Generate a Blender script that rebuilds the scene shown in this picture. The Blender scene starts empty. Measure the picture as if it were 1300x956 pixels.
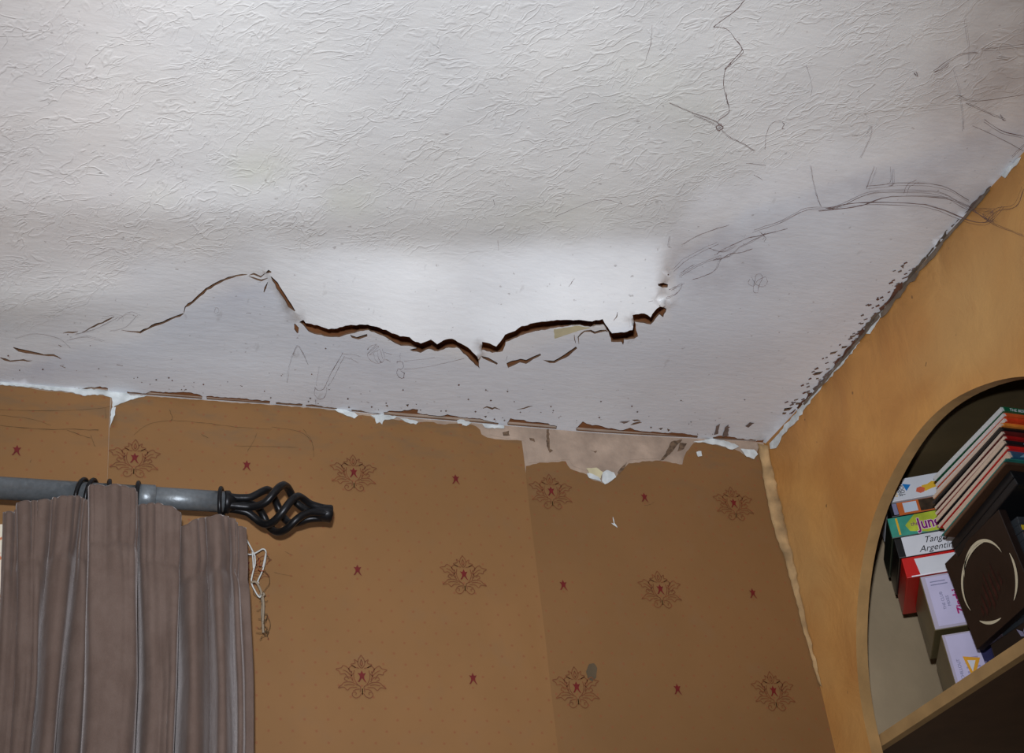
import bpy, bmesh, math, random
import numpy as np
from mathutils import Vector, Matrix, noise
from mathutils.geometry import delaunay_2d_cdt
random.seed(7)
S = bpy.context.scene
COL = S.collection
# ------------------------------------------------------------------ camera
FPX = 1764.6294
CAM = np.array([.0344, -1.5016, 1.448])
RM = np.array([[0.9464397, -0.30721006, -0.09936742],
               [0.09494106, 0.55893574, -0.82375787],
               [0.3086067, 0.7702031, 0.55816582]])
cam_d = bpy.data.cameras.new('camera'); cam = bpy.data.objects.new('camera', cam_d); COL.objects.link(cam)
cam_d.sensor_width = 36; cam_d.lens = FPX * 36 / 1300; cam_d.shift_y = -(478 - 433.5) / 1300
cam_d.clip_start = .01
rx, ry, rz = RM[0], -RM[1], -RM[2]
cam.matrix_world = Matrix(((rx[0], ry[0], rz[0], CAM[0]), (rx[1], ry[1], rz[1], CAM[1]), (rx[2], ry[2], rz[2], CAM[2]), (0, 0, 0, 1)))
S.camera = cam
# ------------------------------------------------------------------ light
W = bpy.data.worlds.new('world'); S.world = W; W.use_nodes = True
W.node_tree.nodes['Background'].inputs[0].default_value = (.75, .88, 1, 1)
W.node_tree.nodes['Background'].inputs[1].default_value = 1.0
fl = bpy.data.lights.new('camera_flash', 'SPOT'); fl.shadow_soft_size = .02; fl.energy = 60
fl.color = (.945, .99, 1.07); fl.spot_size = math.radians(70); fl.spot_blend = 1.0
fo = bpy.data.objects.new('camera_flash', fl); COL.objects.link(fo)
fpos = Vector(CAM) + Vector(ry) * .125 + Vector(rx) * -.022
fo.location = fpos
aim = Vector(RM[2]) - Vector(RM[0]) * .03 - Vector(ry) * .10
fo.rotation_euler = aim.to_track_quat('-Z', 'Y').to_euler()
fill = bpy.data.lights.new('fill_light', 'POINT'); fill.energy = 4.2; fill.color = (1, .86, .72); fill.shadow_soft_size = .12  # added warm fill to soften black shadows, no real lamp there
bo = bpy.data.objects.new('fill_light', fill); COL.objects.link(bo); bo.location = (-.9, -1.9, 1.9)
S.view_settings.view_transform = 'Standard'; S.view_settings.look = 'None'
S.view_settings.gamma = 1; S.view_settings.use_curve_mapping = False
S.view_settings.exposure = 0.56

# ------------------------------------------------------------------ helpers
def ray(x, y):
    return RM.T @ np.array([(x - 650) / FPX, (y - 433.5) / FPX, 1.])
def at(x, y, ax, v):
    d = ray(x, y); return CAM + d * ((v - CAM[ax]) / d[ax])
def px(P):
    q = RM @ (np.array(P) - CAM); return 650 + FPX * q[0] / q[2], 433.5 + FPX * q[1] / q[2]

def lin(c):
    return tuple((v / 12.92 if v <= .04045 else ((v + .055) / 1.055) ** 2.4) for v in [k / 255 for k in c])
def mat(name, rgb, rough=.7, metal=0, noise_amt=.08, scale=30, bump=0, bscale=80, sheen=0, trans=0, coat=0, spec=.5):
    m = bpy.data.materials.new(name); m.use_nodes = True; nt = m.node_tree; N = nt.nodes; L = nt.links
    b = N['Principled BSDF']; b.inputs['Roughness'].default_value = rough; b.inputs['Metallic'].default_value = metal
    b.inputs['Specular IOR Level'].default_value = spec
    b.inputs['Sheen Weight'].default_value = sheen; b.inputs['Coat Weight'].default_value = coat
    b.inputs['Transmission Weight'].default_value = trans
    c = lin(rgb)
    tc = N.new('ShaderNodeTexCoord')
    n = N.new('ShaderNodeTexNoise'); n.inputs['Scale'].default_value = scale; n.inputs['Detail'].default_value = 5
    L.new(tc.outputs['Object'], n.inputs['Vector'])
    r = N.new('ShaderNodeValToRGB'); r.color_ramp.elements[0].position = .3; r.color_ramp.elements[1].position = .7
    r.color_ramp.elements[0].color = (*[v * (1 - noise_amt) for v in c], 1)
    r.color_ramp.elements[1].color = (*[min(1, v * (1 + noise_amt)) for v in c], 1)
    L.new(n.outputs['Fac'], r.inputs[0]); L.new(r.outputs[0], b.inputs['Base Color'])
    if bump:
        n2 = N.new('ShaderNodeTexNoise'); n2.inputs['Scale'].default_value = bscale; n2.inputs['Detail'].default_value = 4
        L.new(tc.outputs['Object'], n2.inputs['Vector'])
        bp = N.new('ShaderNodeBump'); bp.inputs['Strength'].default_value = bump; bp.inputs['Distance'].default_value = .002
        L.new(n2.outputs['Fac'], bp.inputs['Height']); L.new(bp.outputs[0], b.inputs['Normal'])
    m['b'] = 1
    return m

class G:
    """small node-graph writer"""
    def __init__(s, m): s.nt = m.node_tree; s.N = s.nt.nodes; s.L = s.nt.links; s.b = s.N['Principled BSDF']
    def n(s, t, **k):
        o = s.N.new(t)
        for a, v in k.items(): setattr(o, a, v)
        return o
    def put(s, sock, v):
        if hasattr(v, 'is_output') or isinstance(v, bpy.types.NodeSocket): s.L.new(v, sock)
        else: sock.default_value = v
    def math(s, op, a, b=0., c=None, clamp=False):
        o = s.n('ShaderNodeMath', operation=op); o.use_clamp = clamp
        s.put(o.inputs[0], a); s.put(o.inputs[1], b)
        if c is not None: s.put(o.inputs[2], c)
        return o.outputs[0]
    def noise(s, vec, scale, detail=4, rough=.5, dist=0):
        o = s.n('ShaderNodeTexNoise'); s.L.new(vec, o.inputs['Vector'])
        o.inputs['Scale'].default_value = scale; o.inputs['Detail'].default_value = detail
        o.inputs['Roughness'].default_value = rough; o.inputs['Distortion'].default_value = dist
        return o.outputs['Fac']
    def mapping(s, vec, loc=(0, 0, 0), rot=(0, 0, 0), sc=(1, 1, 1)):
        o = s.n('ShaderNodeMapping'); s.L.new(vec, o.inputs[0])
        o.inputs[1].default_value = loc; o.inputs[2].default_value = rot; o.inputs[3].default_value = sc
        return o.outputs[0]
    def smooth(s, v, a, b):
        o = s.n('ShaderNodeMapRange'); o.interpolation_type = 'SMOOTHSTEP'; s.put(o.inputs[0], v)
        o.inputs[1].default_value = a; o.inputs[2].default_value = b; return o.outputs[0]
    def mix(s, f, a, b, mode='MIX'):
        o = s.n('ShaderNodeMix', data_type='RGBA', blend_type=mode); s.put(o.inputs[0], f)
        s.put(o.inputs[6], a if not isinstance(a, tuple) else (*a, 1)); s.put(o.inputs[7], b if not isinstance(b, tuple) else (*b, 1))
        return o.outputs[2]
    def bump(s, h, strength=1., dist=.001, prev=None):
        o = s.n('ShaderNodeBump'); o.inputs['Strength'].default_value = strength; o.inputs['Distance'].default_value = dist
        s.L.new(h, o.inputs['Height'])
        if prev: s.L.new(prev, o.inputs['Normal'])
        return o.outputs[0]
    def obj(s): return s.n('ShaderNodeTexCoord').outputs['Object']
    def attr(s, name):
        return s.n('ShaderNodeAttribute', attribute_name=name)

def link(o, parent=None):
    COL.objects.link(o)
    if parent is not None:
        o.parent = parent
        o.matrix_parent_inverse = Matrix.Identity(4)
    return o
def meshobj(name, verts, faces, mats, parent=None, midx=None, smooth=False):
    """vertices are in the space of the parent's origin"""
    me = bpy.data.meshes.new(name); me.from_pydata([tuple(map(float, v)) for v in verts], [], faces)
    for m in (mats if isinstance(mats, (list, tuple)) else [mats]): me.materials.append(m)
    if midx is not None: me.polygons.foreach_set('material_index', midx)
    if smooth: me.polygons.foreach_set('use_smooth', [True] * len(me.polygons))
    me.validate(); me.update()
    return link(bpy.data.objects.new(name, me), parent)
def bmobj(name, bm, mats, parent=None, smooth=False):
    me = bpy.data.meshes.new(name); bmesh.ops.recalc_face_normals(bm, faces=bm.faces[:]); bm.to_mesh(me); bm.free()
    for m in (mats if isinstance(mats, (list, tuple)) else [mats]): me.materials.append(m)
    if smooth: me.polygons.foreach_set('use_smooth', [True] * len(me.polygons))
    return link(bpy.data.objects.new(name, me), parent)
def empty(name, loc, label=None, cat=None, group=None, rot=(0, 0, 0)):
    o = bpy.data.objects.new(name, None); COL.objects.link(o); o.empty_display_size = .02
    o.location = tuple(map(float, loc)); o.rotation_euler = rot
    return tag(o, label, cat, group)
def tag(o, label=None, cat=None, group=None, kind=None):
    if label: o['label'] = label
    if cat: o['category'] = cat
    if group: o['group'] = group
    if kind: o['kind'] = kind
    return o
def bevel(o, w, seg=2):
    m = o.modifiers.new('bevel', 'BEVEL'); m.width = w; m.segments = seg; m.limit_method = 'ANGLE'; return o
def solid(o, t, off=-1):
    m = o.modifiers.new('solidify', 'SOLIDIFY'); m.thickness = t; m.offset = off; return o
def bm_box(bm, lo, hi, M=None):
    vs = [Vector((x, y, z)) for x in (lo[0], hi[0]) for y in (lo[1], hi[1]) for z in (lo[2], hi[2])]
    if M is not None: vs = [M @ v for v in vs]
    b = [bm.verts.new(v) for v in vs]
    for f in ((0, 1, 3, 2), (4, 6, 7, 5), (0, 4, 5, 1), (2, 3, 7, 6), (0, 2, 6, 4), (1, 5, 7, 3)): bm.faces.new([b[i] for i in f])
def box(name, lo, hi, m, parent=None, bev=0):
    bm = bmesh.new(); bm_box(bm, lo, hi); o = bmobj(name, bm, m, parent)
    if bev: bevel(o, bev)
    return o
def tube_data(pts, rad, seg=8, closed=False):
    """pts list of 3-vectors; rad float or list"""
    P = [Vector(map(float, p)) for p in pts]; n = len(P)
    R = rad if isinstance(rad, (list, tuple, np.ndarray)) else [rad] * n
    V = []; F = []
    up = None
    for i, p in enumerate(P):
        a = P[(i - 1) % n] if closed else P[max(i - 1, 0)]; b = P[(i + 1) % n] if closed else P[min(i + 1, n - 1)]
        t = (b - a); t = t.normalized() if t.length > 1e-9 else Vector((1, 0, 0))
        if up is None:
            up = t.orthogonal().normalized()
        up = (up - t * up.dot(t)); up = up.normalized() if up.length > 1e-6 else t.orthogonal().normalized()
        s = t.cross(up)
        for k in range(seg):
            an = 2 * math.pi * k / seg
            V.append(p + (up * math.cos(an) + s * math.sin(an)) * R[i])
    for i in range(n if closed else n - 1):
        j = (i + 1) % n
        for k in range(seg):
            k2 = (k + 1) % seg
            F.append((i * seg + k, i * seg + k2, j * seg + k2, j * seg + k))
    if not closed:
        F.append(tuple(range(seg))[::-1]); F.append(tuple((n - 1) * seg + k for k in range(seg)))
    return V, F
def tubes(name, strands, m, parent=None, seg=5, smooth=True):
    V = []; F = []
    for pts, r in strands:
        v, f = tube_data(pts, r, seg); o = len(V); V += v; F += [tuple(i + o for i in q) for q in f]
    return meshobj(name, V, F, m, parent, smooth=smooth)
def lathe(name, prof, axis0, axis1, m, parent=None, seg=28):
    """prof: (t along axis in m, radius)"""
    a = Vector(map(float, axis0)); d = (Vector(map(float, axis1)) - a).normalized()
    pts = [a + d * t for t, _ in prof]
    V = []; F = []; up = d.orthogonal().normalized(); s = d.cross(up)
    for p, (t, r) in zip(pts, prof):
        for k in range(seg):
            an = 2 * math.pi * k / seg; V.append(p + (up * math.cos(an) + s * math.sin(an)) * max(r, 1e-5))
    for i in range(len(prof) - 1):
        for k in range(seg):
            k2 = (k + 1) % seg; F.append((i * seg + k, i * seg + k2, (i + 1) * seg + k2, (i + 1) * seg + k))
    F.append(tuple(range(seg))[::-1]); F.append(tuple((len(prof) - 1) * seg + k for k in range(seg)))
    o = meshobj(name, V, F, m, parent); 
    for p in o.data.polygons: p.use_smooth = len(p.vertices) == 4
    return o
def pip(P, poly):
    """vectorised point in polygon. P (n,2)"""
    x, y = P[:, 0], P[:, 1]; ins = np.zeros(len(P), bool); n = len(poly); j = n - 1
    for i in range(n):
        xi, yi = poly[i]; xj, yj = poly[j]
        if yi != yj:
            c = ((yi > y) != (yj > y)) & (x < (xj - xi) * (y - yi) / (yj - yi) + xi); ins ^= c
        j = i
    return ins
def rough(poly, step, jit, closed=True):
    out = []; n = len(poly)
    for i in range(n if closed else n - 1):
        a = np.array(poly[i], float); b = np.array(poly[(i + 1) % n], float); d = b - a; l = np.hypot(*d)
        k = max(1, int(l / step))
        for t in range(k):
            q = a + d * t / k
            if t and jit: q = q + np.array([-d[1], d[0]]) / l * random.uniform(-jit, jit)
            out.append(tuple(q))
    if not closed: out.append(tuple(poly[-1]))
    return out
def slit(pts, w, jit=.5):
    """thin crack polygon round a polyline; w a number or a list of widths (px)"""
    P = rough(pts, 5, jit, closed=False); n = len(P); L = []; R = []
    for i, p in enumerate(P):
        a = np.array(P[max(i - 1, 0)]); b = np.array(P[min(i + 1, n - 1)]); d = b - a; d = d / (np.hypot(*d) + 1e-9)
        nrm = np.array([-d[1], d[0]]); t = i / (n - 1)
        ww = (w if not isinstance(w, (list, tuple)) else float(np.interp(t, np.linspace(0, 1, len(w)), w))) * random.uniform(.65, 1.3)
        ww *= min(1, .25 + 6 * min(t, 1 - t)); ww = max(ww, .25)
        L.append(tuple(np.array(p) + nrm * ww / 2)); R.append(tuple(np.array(p) - nrm * ww / 2))
    return L + R[::-1]
def cdt(loops, holes, grid):
    V = []; E = []
    for lp in loops + holes:
        o = len(V); n = len(lp); V += [Vector((float(a), float(b))) for a, b in lp]; E += [(o + i, o + (i + 1) % n) for i in range(n)]
    V += [Vector((float(a), float(b))) for a, b in grid]
    v, e, f, _, _, _ = delaunay_2d_cdt(V, E, [], 0, 1e-5)
    v = np.array([tuple(q) for q in v]); f = [tuple(q) for q in f]
    fa = np.array(f); c = v[fa].mean(1)
    keep = pip(c, loops[0])
    for h in holes: keep &= ~pip(c, h)
    f = [tuple(int(i) for i in q) for q, k in zip(f, keep) if k]
    used = sorted({i for q in f for i in q}); mp = {u: i for i, u in enumerate(used)}
    return v[used], [tuple(mp[i] for i in q) for q in f]

# ------------------------------------------------------------------ ceiling
ZC = 2.4; XR = 1.002; XL = -2.4; YF = -3.4
wl = [(-700, px((-0.75, 0, ZC))[1]), (0, 486), (140, 498.5), (250, 507), (400, 517.5), (500, 529), (600, 537), (700, 545), (760, 550), (850, 555), (968, 561)]
def wall_line(x): return float(np.interp(x, [a for a, _ in wl], [b for _, b in wl]))
rl = [(972, 563), (1005, 528), (1045, 484), (1076, 447), (1111, 405), (1146, 365), (1172, 334), (1203, 297), (1247, 249), (1297, 196)]
def right_line(x): return float(np.interp(x, [a for a, _ in rl], [b for _, b in rl]))
rl2 = rl + [px((XR, -.9, ZC)), px((XR, -1.05, ZC))]
xs_w = np.linspace(0, 968, 40); zw = np.array([at(x, wall_line(x), 1, 0.)[2] for x in xs_w])
ys_r = np.linspace(196, 563, 30)[::-1]
xs_r = np.interp(ys_r[::-1], [b for _, b in rl][::-1], [a for a, _ in rl][::-1])[::-1]
zr = np.array([at(x, y, 0, XR)[2] for x, y in zip(xs_r, ys_r)])
edge_top = [(340, 346), (352, 366), (364, 386), (376, 403), (385, 406), (388, 410), (406, 414), (417, 418), (428, 417), (442, 413), (467, 412), (482, 416), (494, 421), (508, 427), (520, 428), (524, 432), (534, 436), (547, 431), (555, 437), (563, 432), (574, 430), (585, 436), (594, 441), (606, 453), (612, 434), (618, 435), (630, 440), (641, 425), (654, 420), (662, 414), (684, 409), (703, 407), (720, 406), (735, 406), (752, 408), (765, 405), (772, 416), (777, 423), (792, 422), (803, 418), (806, 410), (803, 400), (818, 398), (826, 403), (831, 395), (838, 389), (848, 386), (835, 380), (838, 366), (846, 356), (848, 325)]
ET = np.array(edge_top)
def flap(x, y):
    """how far the loosened sheet hangs below the ceiling plane, metres"""
    if x < 325 or x > 855: return 0.
    e = float(np.interp(x, [376, 450, 540, 600, 640, 720, 800, 848], [403, 413, 433, 447, 425, 406, 412, 388]))
    if x < 376: e = float(np.interp(x, [325, 340, 376], [340, 346, 403]))
    t = (y - 300) / (e - 300)
    if t <= 0: return 0.
    t = min(t, 1.15)
    s = np.interp(x, [325, 345, 385, 520, 800, 838, 849], [0, .005, .024, .050, .048, .038, .0])
    tt = math.sqrt(t * t + .04) - .2
    return float(s * tt)
def ceil_z(x, y, lower=False):
    z = ZC
    d = max(0., wall_line(min(x, 968)) - y)
    z += (np.interp(x, xs_w, zw) - ZC) * math.exp(-d / 40) * (1 if x < 972 else math.exp(-(x - 972) / 30))
    if y > 180 and x > 900:
        dr = max(0., right_line(max(972, min(x, 1297))) - y)
        z += (np.interp(-y, -ys_r, zr) - ZC) * math.exp(-dr / 30)
    n = noise.noise(Vector((x / 230, y / 150, 3.1))) * .0045 + noise.noise(Vector((x / 70, y / 60, 9.1))) * .0011
    fade = min(1, d / 60)
    # long soft billow left of the crack, paper hanging off the joists
    b = .006 * math.exp(-((y - (262 + .03 * x)) / 34) ** 2) * (1 / (1 + math.exp((x - 470) / 60)))
    b += .006 * math.exp(-((y - (385 - .05 * x)) / 30) ** 2) * (1 / (1 + math.exp((x - 180) / 40)))
    z += n * fade - b * fade
    return z
def on_ceiling(x, y, low=0., withflap=True):
    z = ceil_z(x, y)
    if withflap and above_crack(x, y): z -= flap(x, y)
    return at(x, y, 2, z - low)
fl_poly = [(325, 250)] + [(330, 340)] + edge_top + [(850, 300), (850, 250)]
def above_crack(x, y):
    return bool(pip(np.array([[x, y]]), FLP)[0])
FLP = [(325, 250), (334, 345)] + [(a, b + 1.5) for a, b in edge_top[:-1]] + [(849.5, 325), (850, 250)]

holes = []
low_main = [(380, 409), (387, 415), (392, 421), (404, 425), (423, 428), (434, 427), (443, 424), (468, 419), (482, 425), (494, 431), (502, 436), (509, 439), (519, 439), (529, 442), (520, 444), (524, 446), (534, 448), (544, 443), (556, 446), (566, 442), (580, 441), (586, 446), (596, 456), (609, 468), (607, 456)]
up_main = [(a, b) for a, b in edge_top if 376 < a < 607]
holes.append(rough(up_main, 3.5, .7, closed=False) + rough(low_main[::-1], 3.5, .8, closed=False))
holes.append([(444, 425), (453, 428), (466, 424), (466.5, 427), (455, 431), (447, 429)])
up2 = [(612, 434), (618, 435), (630, 440), (641, 425), (654, 420), (662, 414), (684, 409), (703, 407), (720, 406), (735, 406), (752, 408), (765, 405), (772, 416), (777, 423), (792, 422), (803, 419), (806, 410), (803, 400), (818, 398), (826, 403), (831, 395), (838, 389), (846, 392), (842, 403), (837, 399), (832, 405), (826, 412), (817, 410), (806, 408.5), (810, 427), (805, 430), (792, 431), (791, 438), (789, 434), (776, 434), (773, 421), (766, 412), (754, 411), (750, 415), (732, 412), (706, 416), (684, 420), (664, 425), (642, 434), (638, 446), (625, 448), (611, 444)]
holes.append(rough(up2, 3.5, .7))
holes.append([(611, 452), (620, 454), (632, 461), (631, 463), (622, 459), (613, 455)])
holes.append(rough([(643, 461), (650, 458), (661, 455.5), (668, 457), (676, 453), (686, 449), (687, 451), (677, 456), (668, 462), (660, 460), (645, 467)], 5, .4))
holes.append(rough([(689, 457), (703, 458), (718, 449), (731, 440), (733, 442), (722, 452), (704, 461), (698, 461)], 5, .4))
holes.append(rough([(835, 360.5), (842, 359), (848, 361), (847.5, 365), (841, 365), (836, 363)], 4, .3))
holes.append([(847, 349), (849, 347.5), (849.5, 350)])
for pts, w in [
    ([(154, 419), (178, 422), (193, 414), (212, 407), (233, 398)], [.8, 1.6, 2, 2.6]),
    ([(233.5, 397), (235, 390), (248, 380), (262, 367), (285, 355), (300, 350), (314, 348.5)], [2.2, 2, 2.2, 2]),
    ([(316, 351), (332, 356), (340, 353)], 1.4), ([(316, 349.5), (322, 347.5), (331, 351.5), (337, 347)], 1.6),
    ([(338, 346.5), (341, 344.5), (344.5, 345.5)], 3),
    ([(344, 351), (351, 360), (356, 369), (364, 381), (368, 388), (374.5, 395)], [1.6, 3, 3.4, 3, 3]),
    ([(340, 358), (337, 365), (335, 371)], [1, 1.2, 4]),
    ([(374, 411), (376.5, 417), (378, 423)], 3.4),
    ([(735, 437), (734, 428), (742, 420.5), (750, 420), (755, 422.5), (769, 419.5), (771, 421)], [1, 1.6, 1.6, 1.8]),
    ([(644, 452), (642.5, 458)], .8), ([(729, 425), (731, 436)], .8),
    ([(17, 441), (24, 444.5), (33, 446.5), (50, 449.5), (68, 451), (78, 456)], [3, 3.4, 1.6, 1.8, 1.8]),
    ([(0, 454), (13, 458.5), (24, 457.5), (41, 458)], [1.6, 1.4, 1]), ([(76, 464), (83, 467)], 1.8),
    ([(104, 422), (120, 414), (135, 407), (145, 402)], [.9, 1.4, .8]), ([(74, 438), (78, 440)], 2.6), ([(80, 423), (99, 421)], 1.2),
    ([(613, 518.5), (618, 516.5), (625, 519), (628, 517.5), (635, 520)], 1.6), ([(656, 520), (665, 518.5), (676, 515.5)], 1.2),
    ([(148, 463), (156, 464.5)], 1.6), ([(305, 489.5), (308, 491)], 2), ([(779, 407), (783, 402), (784, 396)], 1.2),
    ([(823, 383), (829, 382)], 1.0)]:
    holes.append(slit(pts, [q * 1.35 + .25 for q in w] if isinstance(w, list) else w * 1.35 + .25, .7))
# ragged brown gap along the back wall
def gap(top, y_off=.0, jt=.7):
    a = rough(top, 3.2, jt, closed=False); x0, x1 = a[0][0], a[-1][0]
    bot = [(x, wall_line(x) - .9 + y_off) for x in np.linspace(x1 - .6, x0 + .6, max(3, int((x1 - x0) / 6)))]
    a = [(x, min(y, wall_line(x) - 1.4 + y_off)) for x, y in a]
    return a + bot
for g in [[(104, 493.5), (112, 491.5), (120, 492), (127, 490.5), (137, 493)],
          [(161, 497), (170, 498), (185, 499.5), (192, 496.5), (204, 497.5), (220, 498), (236, 498), (250, 500), (257, 503)],
          [(262, 503), (276, 503.5), (290, 505), (310, 506), (330, 508), (343, 509)],
          [(350, 511), (372, 512.5), (384, 513)],
          [(388, 514), (400, 514), (412, 517), (428, 518)],
          [(446, 520), (458, 521), (470, 524), (483, 525)],
          [(487, 523), (498, 521.5), (510, 522), (524, 519), (531, 520), (530, 524), (545, 527), (560, 528), (568, 526), (580, 528.5), (596, 531), (612, 532), (622, 535), (633, 537)],
          [(644, 537), (648, 531), (653, 532.5), (662, 533), (672, 535.5), (684, 536), (696, 537.5), (699, 540), (707, 541)],
          [(731, 544), (736, 539), (740, 535), (745, 538), (752, 540), (760, 540), (769, 543), (780, 544.5), (791, 546), (800, 543), (806, 546), (822, 548), (838, 549), (848, 550), (853, 549), (862, 550), (873, 551.5), (886, 553)],
          [(905, 555), (915, 553), (925, 554), (940, 557), (960, 558.5)]]:
    holes.append(gap(g))
for g in [[(800, 540), (804, 537), (812, 535), (815, 536.5), (806, 539)], [(802, 533), (809, 532.5), (814, 534), (806, 535)],
          [(614, 528.5), (618, 528), (617, 530.5)], [(836, 544), (842, 543), (839, 546)], [(847, 544), (851, 546), (848, 548)], [(489, 515), (492, 514), (493, 517)], [(515, 514), (519, 513), (518, 516.5)]]:
    holes.append(g)
# ragged bits where the ceiling meets the right wall
random.seed(11)
for i in range(16):
    t = random.random(); x = 1004 + t * (1172 - 1004); y = right_line(x); L = random.uniform(4, 12); w = random.uniform(.5, 1.5) * (1.2 - .5 * t)
    off = random.uniform(2.2, 12) * random.random() + 2.2
    x0, y0 = x - off * .6, y - off * .6
    holes.append([(x0, y0), (x0 - L * .9, y0 + L * .28 - w), (x0 - L, y0 + L * .45), (x0 - L * .35, y0 + L * .25 + w * .6)])
# merge-free: drop bits that collide with another bit
def bbox(h): a = np.array(h); return a.min(0), a.max(0)
kept = []
for h in holes[:-16]: kept.append(h)
for h in holes[-16:]:
    lo, hi = bbox(h); kept.append(h)
holes = kept

bnd = [(x, wall_line(x)) for x in list(range(-700, 0, 50)) + list(range(0, 966, 10))] + [(968, 561), (972, 563)]
bnd += [(x, right_line(x)) for x in range(980, 1297, 8)] + [(1297, 196), tuple(px((XR, -.9, ZC)))]
bx, by = px((XR, -.9, ZC))
bnd += [(bx, -420), (-700, -420)]
grid = []
ha = [np.array(h) for h in holes]
for gx in range(-690, int(bx) - 5, 8):
    dense = -20 < gx < 1320
    for gy in range(-412, 560, 7):
        if not (dense and gy > -20) and ((gx // 8) % 3 or (gy // 7) % 3): continue
        grid.append((gx + random.uniform(-2, 2), gy + random.uniform(-2, 2)))
ga = np.array(grid)
k = pip(ga, bnd)
for i in range(len(bnd)):
    a = np.array(bnd[i]); b = np.array(bnd[(i + 1) % len(bnd)])
for h in ha:
    lo = h.min(0) - 3; hi = h.max(0) + 3
    near = ((ga > lo) & (ga < hi)).all(1)
    if near.any():
        idx = np.where(near)[0]
        d = np.hypot(ga[idx, None, 0] - h[None, :, 0], ga[idx, None, 1] - h[None, :, 1]).min(1)
        k[idx[d < 2.2]] = False
for (a, b) in bnd:
    d = np.hypot(ga[:, 0] - a, ga[:, 1] - b); k &= d > 3
ga = ga[k]
# dividing line so the torn right-hand end of the flap steps down sharply
v2, f2 = cdt([bnd], holes, [tuple(q) for q in ga])
P3 = []
tex = []; stain_shade = []
def gau(x, y, cx, cy, sx, sy): return math.exp(-((x - cx) / sx) ** 2 - ((y - cy) / sy) ** 2)
def smoothstep(a, b, v): t = min(1, max(0, (v - a) / (b - a))); return t * t * (3 - 2 * t)
tb = [(-50, 395), (60, 405), (110, 395), (180, 345), (300, 318), (400, 318), (520, 325), (640, 320), (760, 300), (845, 295), (905, 235), (960, 222), (1040, 200), (1120, 175), (1200, 150), (1300, 130), (1400, 110)]
for x, y in v2:
    wl_ = wall_line(min(x, 968)); ysk = None
    if abs(y - wl_) < .5 and x <= 969: P = at(x, y, 1, 0.)
    elif x >= 970 and x <= 1297 and abs(y - right_line(x)) < .6: P = at(x, y, 0, XR)
    elif x > 1297 and abs(x - bx) > 1 and False: P = None
    else: P = on_ceiling(x, y)
    P[1] = min(P[1], 0.); P[0] = min(P[0], XR)
    P3.append(P)
    b = np.interp(x, [a for a, _ in tb], [c for _, c in tb]) + 22 * noise.noise(Vector((x / 60, y / 60, 1.)))
    tex.append(1 - smoothstep(b - 32, b + 22, y))
    # stains, tone shifts and painted evening of the flash: r,g,b multipliers
    n1 = noise.noise(Vector((x / 40, y / 40, 5))) * .5 + noise.noise(Vector((x / 14, y / 14, 7))) * .3
    c = np.array([1., 1., 1.])
    yel = gau(x, y, 325, 215, 40, 26) + .9 * gau(x, y, 450, 255, 34, 24) + .5 * gau(x, y, 200, 250, 30, 14) + .5 * gau(x, y, 815, 110, 60, 50) + .4 * gau(x, y, 890, 160, 40, 60) + .5 * gau(x, y, 700, 275, 120, 26)
    c -= np.array([.07, .06, .14]) * min(1, max(0, yel * (.8 + n1)))
    dirt = .9 * gau(x, y, 1230, 130, 60, 90) + .9 * gau(x, y, 1130, 245, 130, 34) + .8 * gau(x, y, 890, 335, 80, 40) * (x > 848) + .35 * gau(x, y, 930, 300, 100, 60) + .6 * gau(x, y, 1290, 60, 60, 120)
    c -= np.array([.24, .27, .27]) * min(1, max(0, dirt * (.75 + 1.1 * n1)))
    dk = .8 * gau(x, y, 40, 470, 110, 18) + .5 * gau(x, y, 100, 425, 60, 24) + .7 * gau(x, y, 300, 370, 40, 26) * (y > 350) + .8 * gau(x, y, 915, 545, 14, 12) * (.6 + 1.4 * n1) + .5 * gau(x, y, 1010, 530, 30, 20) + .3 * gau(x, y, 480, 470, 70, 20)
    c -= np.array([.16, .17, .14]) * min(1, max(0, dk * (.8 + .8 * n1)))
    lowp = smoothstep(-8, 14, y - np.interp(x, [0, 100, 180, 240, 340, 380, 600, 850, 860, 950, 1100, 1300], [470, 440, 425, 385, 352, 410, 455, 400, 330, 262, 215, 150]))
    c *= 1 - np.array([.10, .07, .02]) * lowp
    c *= 1 - .03 * (n1)
    c *= 1 - .17 * tex[-1] * smoothstep(150, 600, x) * (1 - .5 * smoothstep(850, 1050, x))  # shade painted in where the flash hits the embossed paper hardest
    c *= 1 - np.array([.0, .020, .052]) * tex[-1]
    pk = 1 - smoothstep(60, 330, x)
    c *= 1 - np.array([0, .035, .045]) * pk * (1 - smoothstep(300, 420, y))
    stain_shade.append((*np.clip(c, 0, 1), 1))

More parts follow.
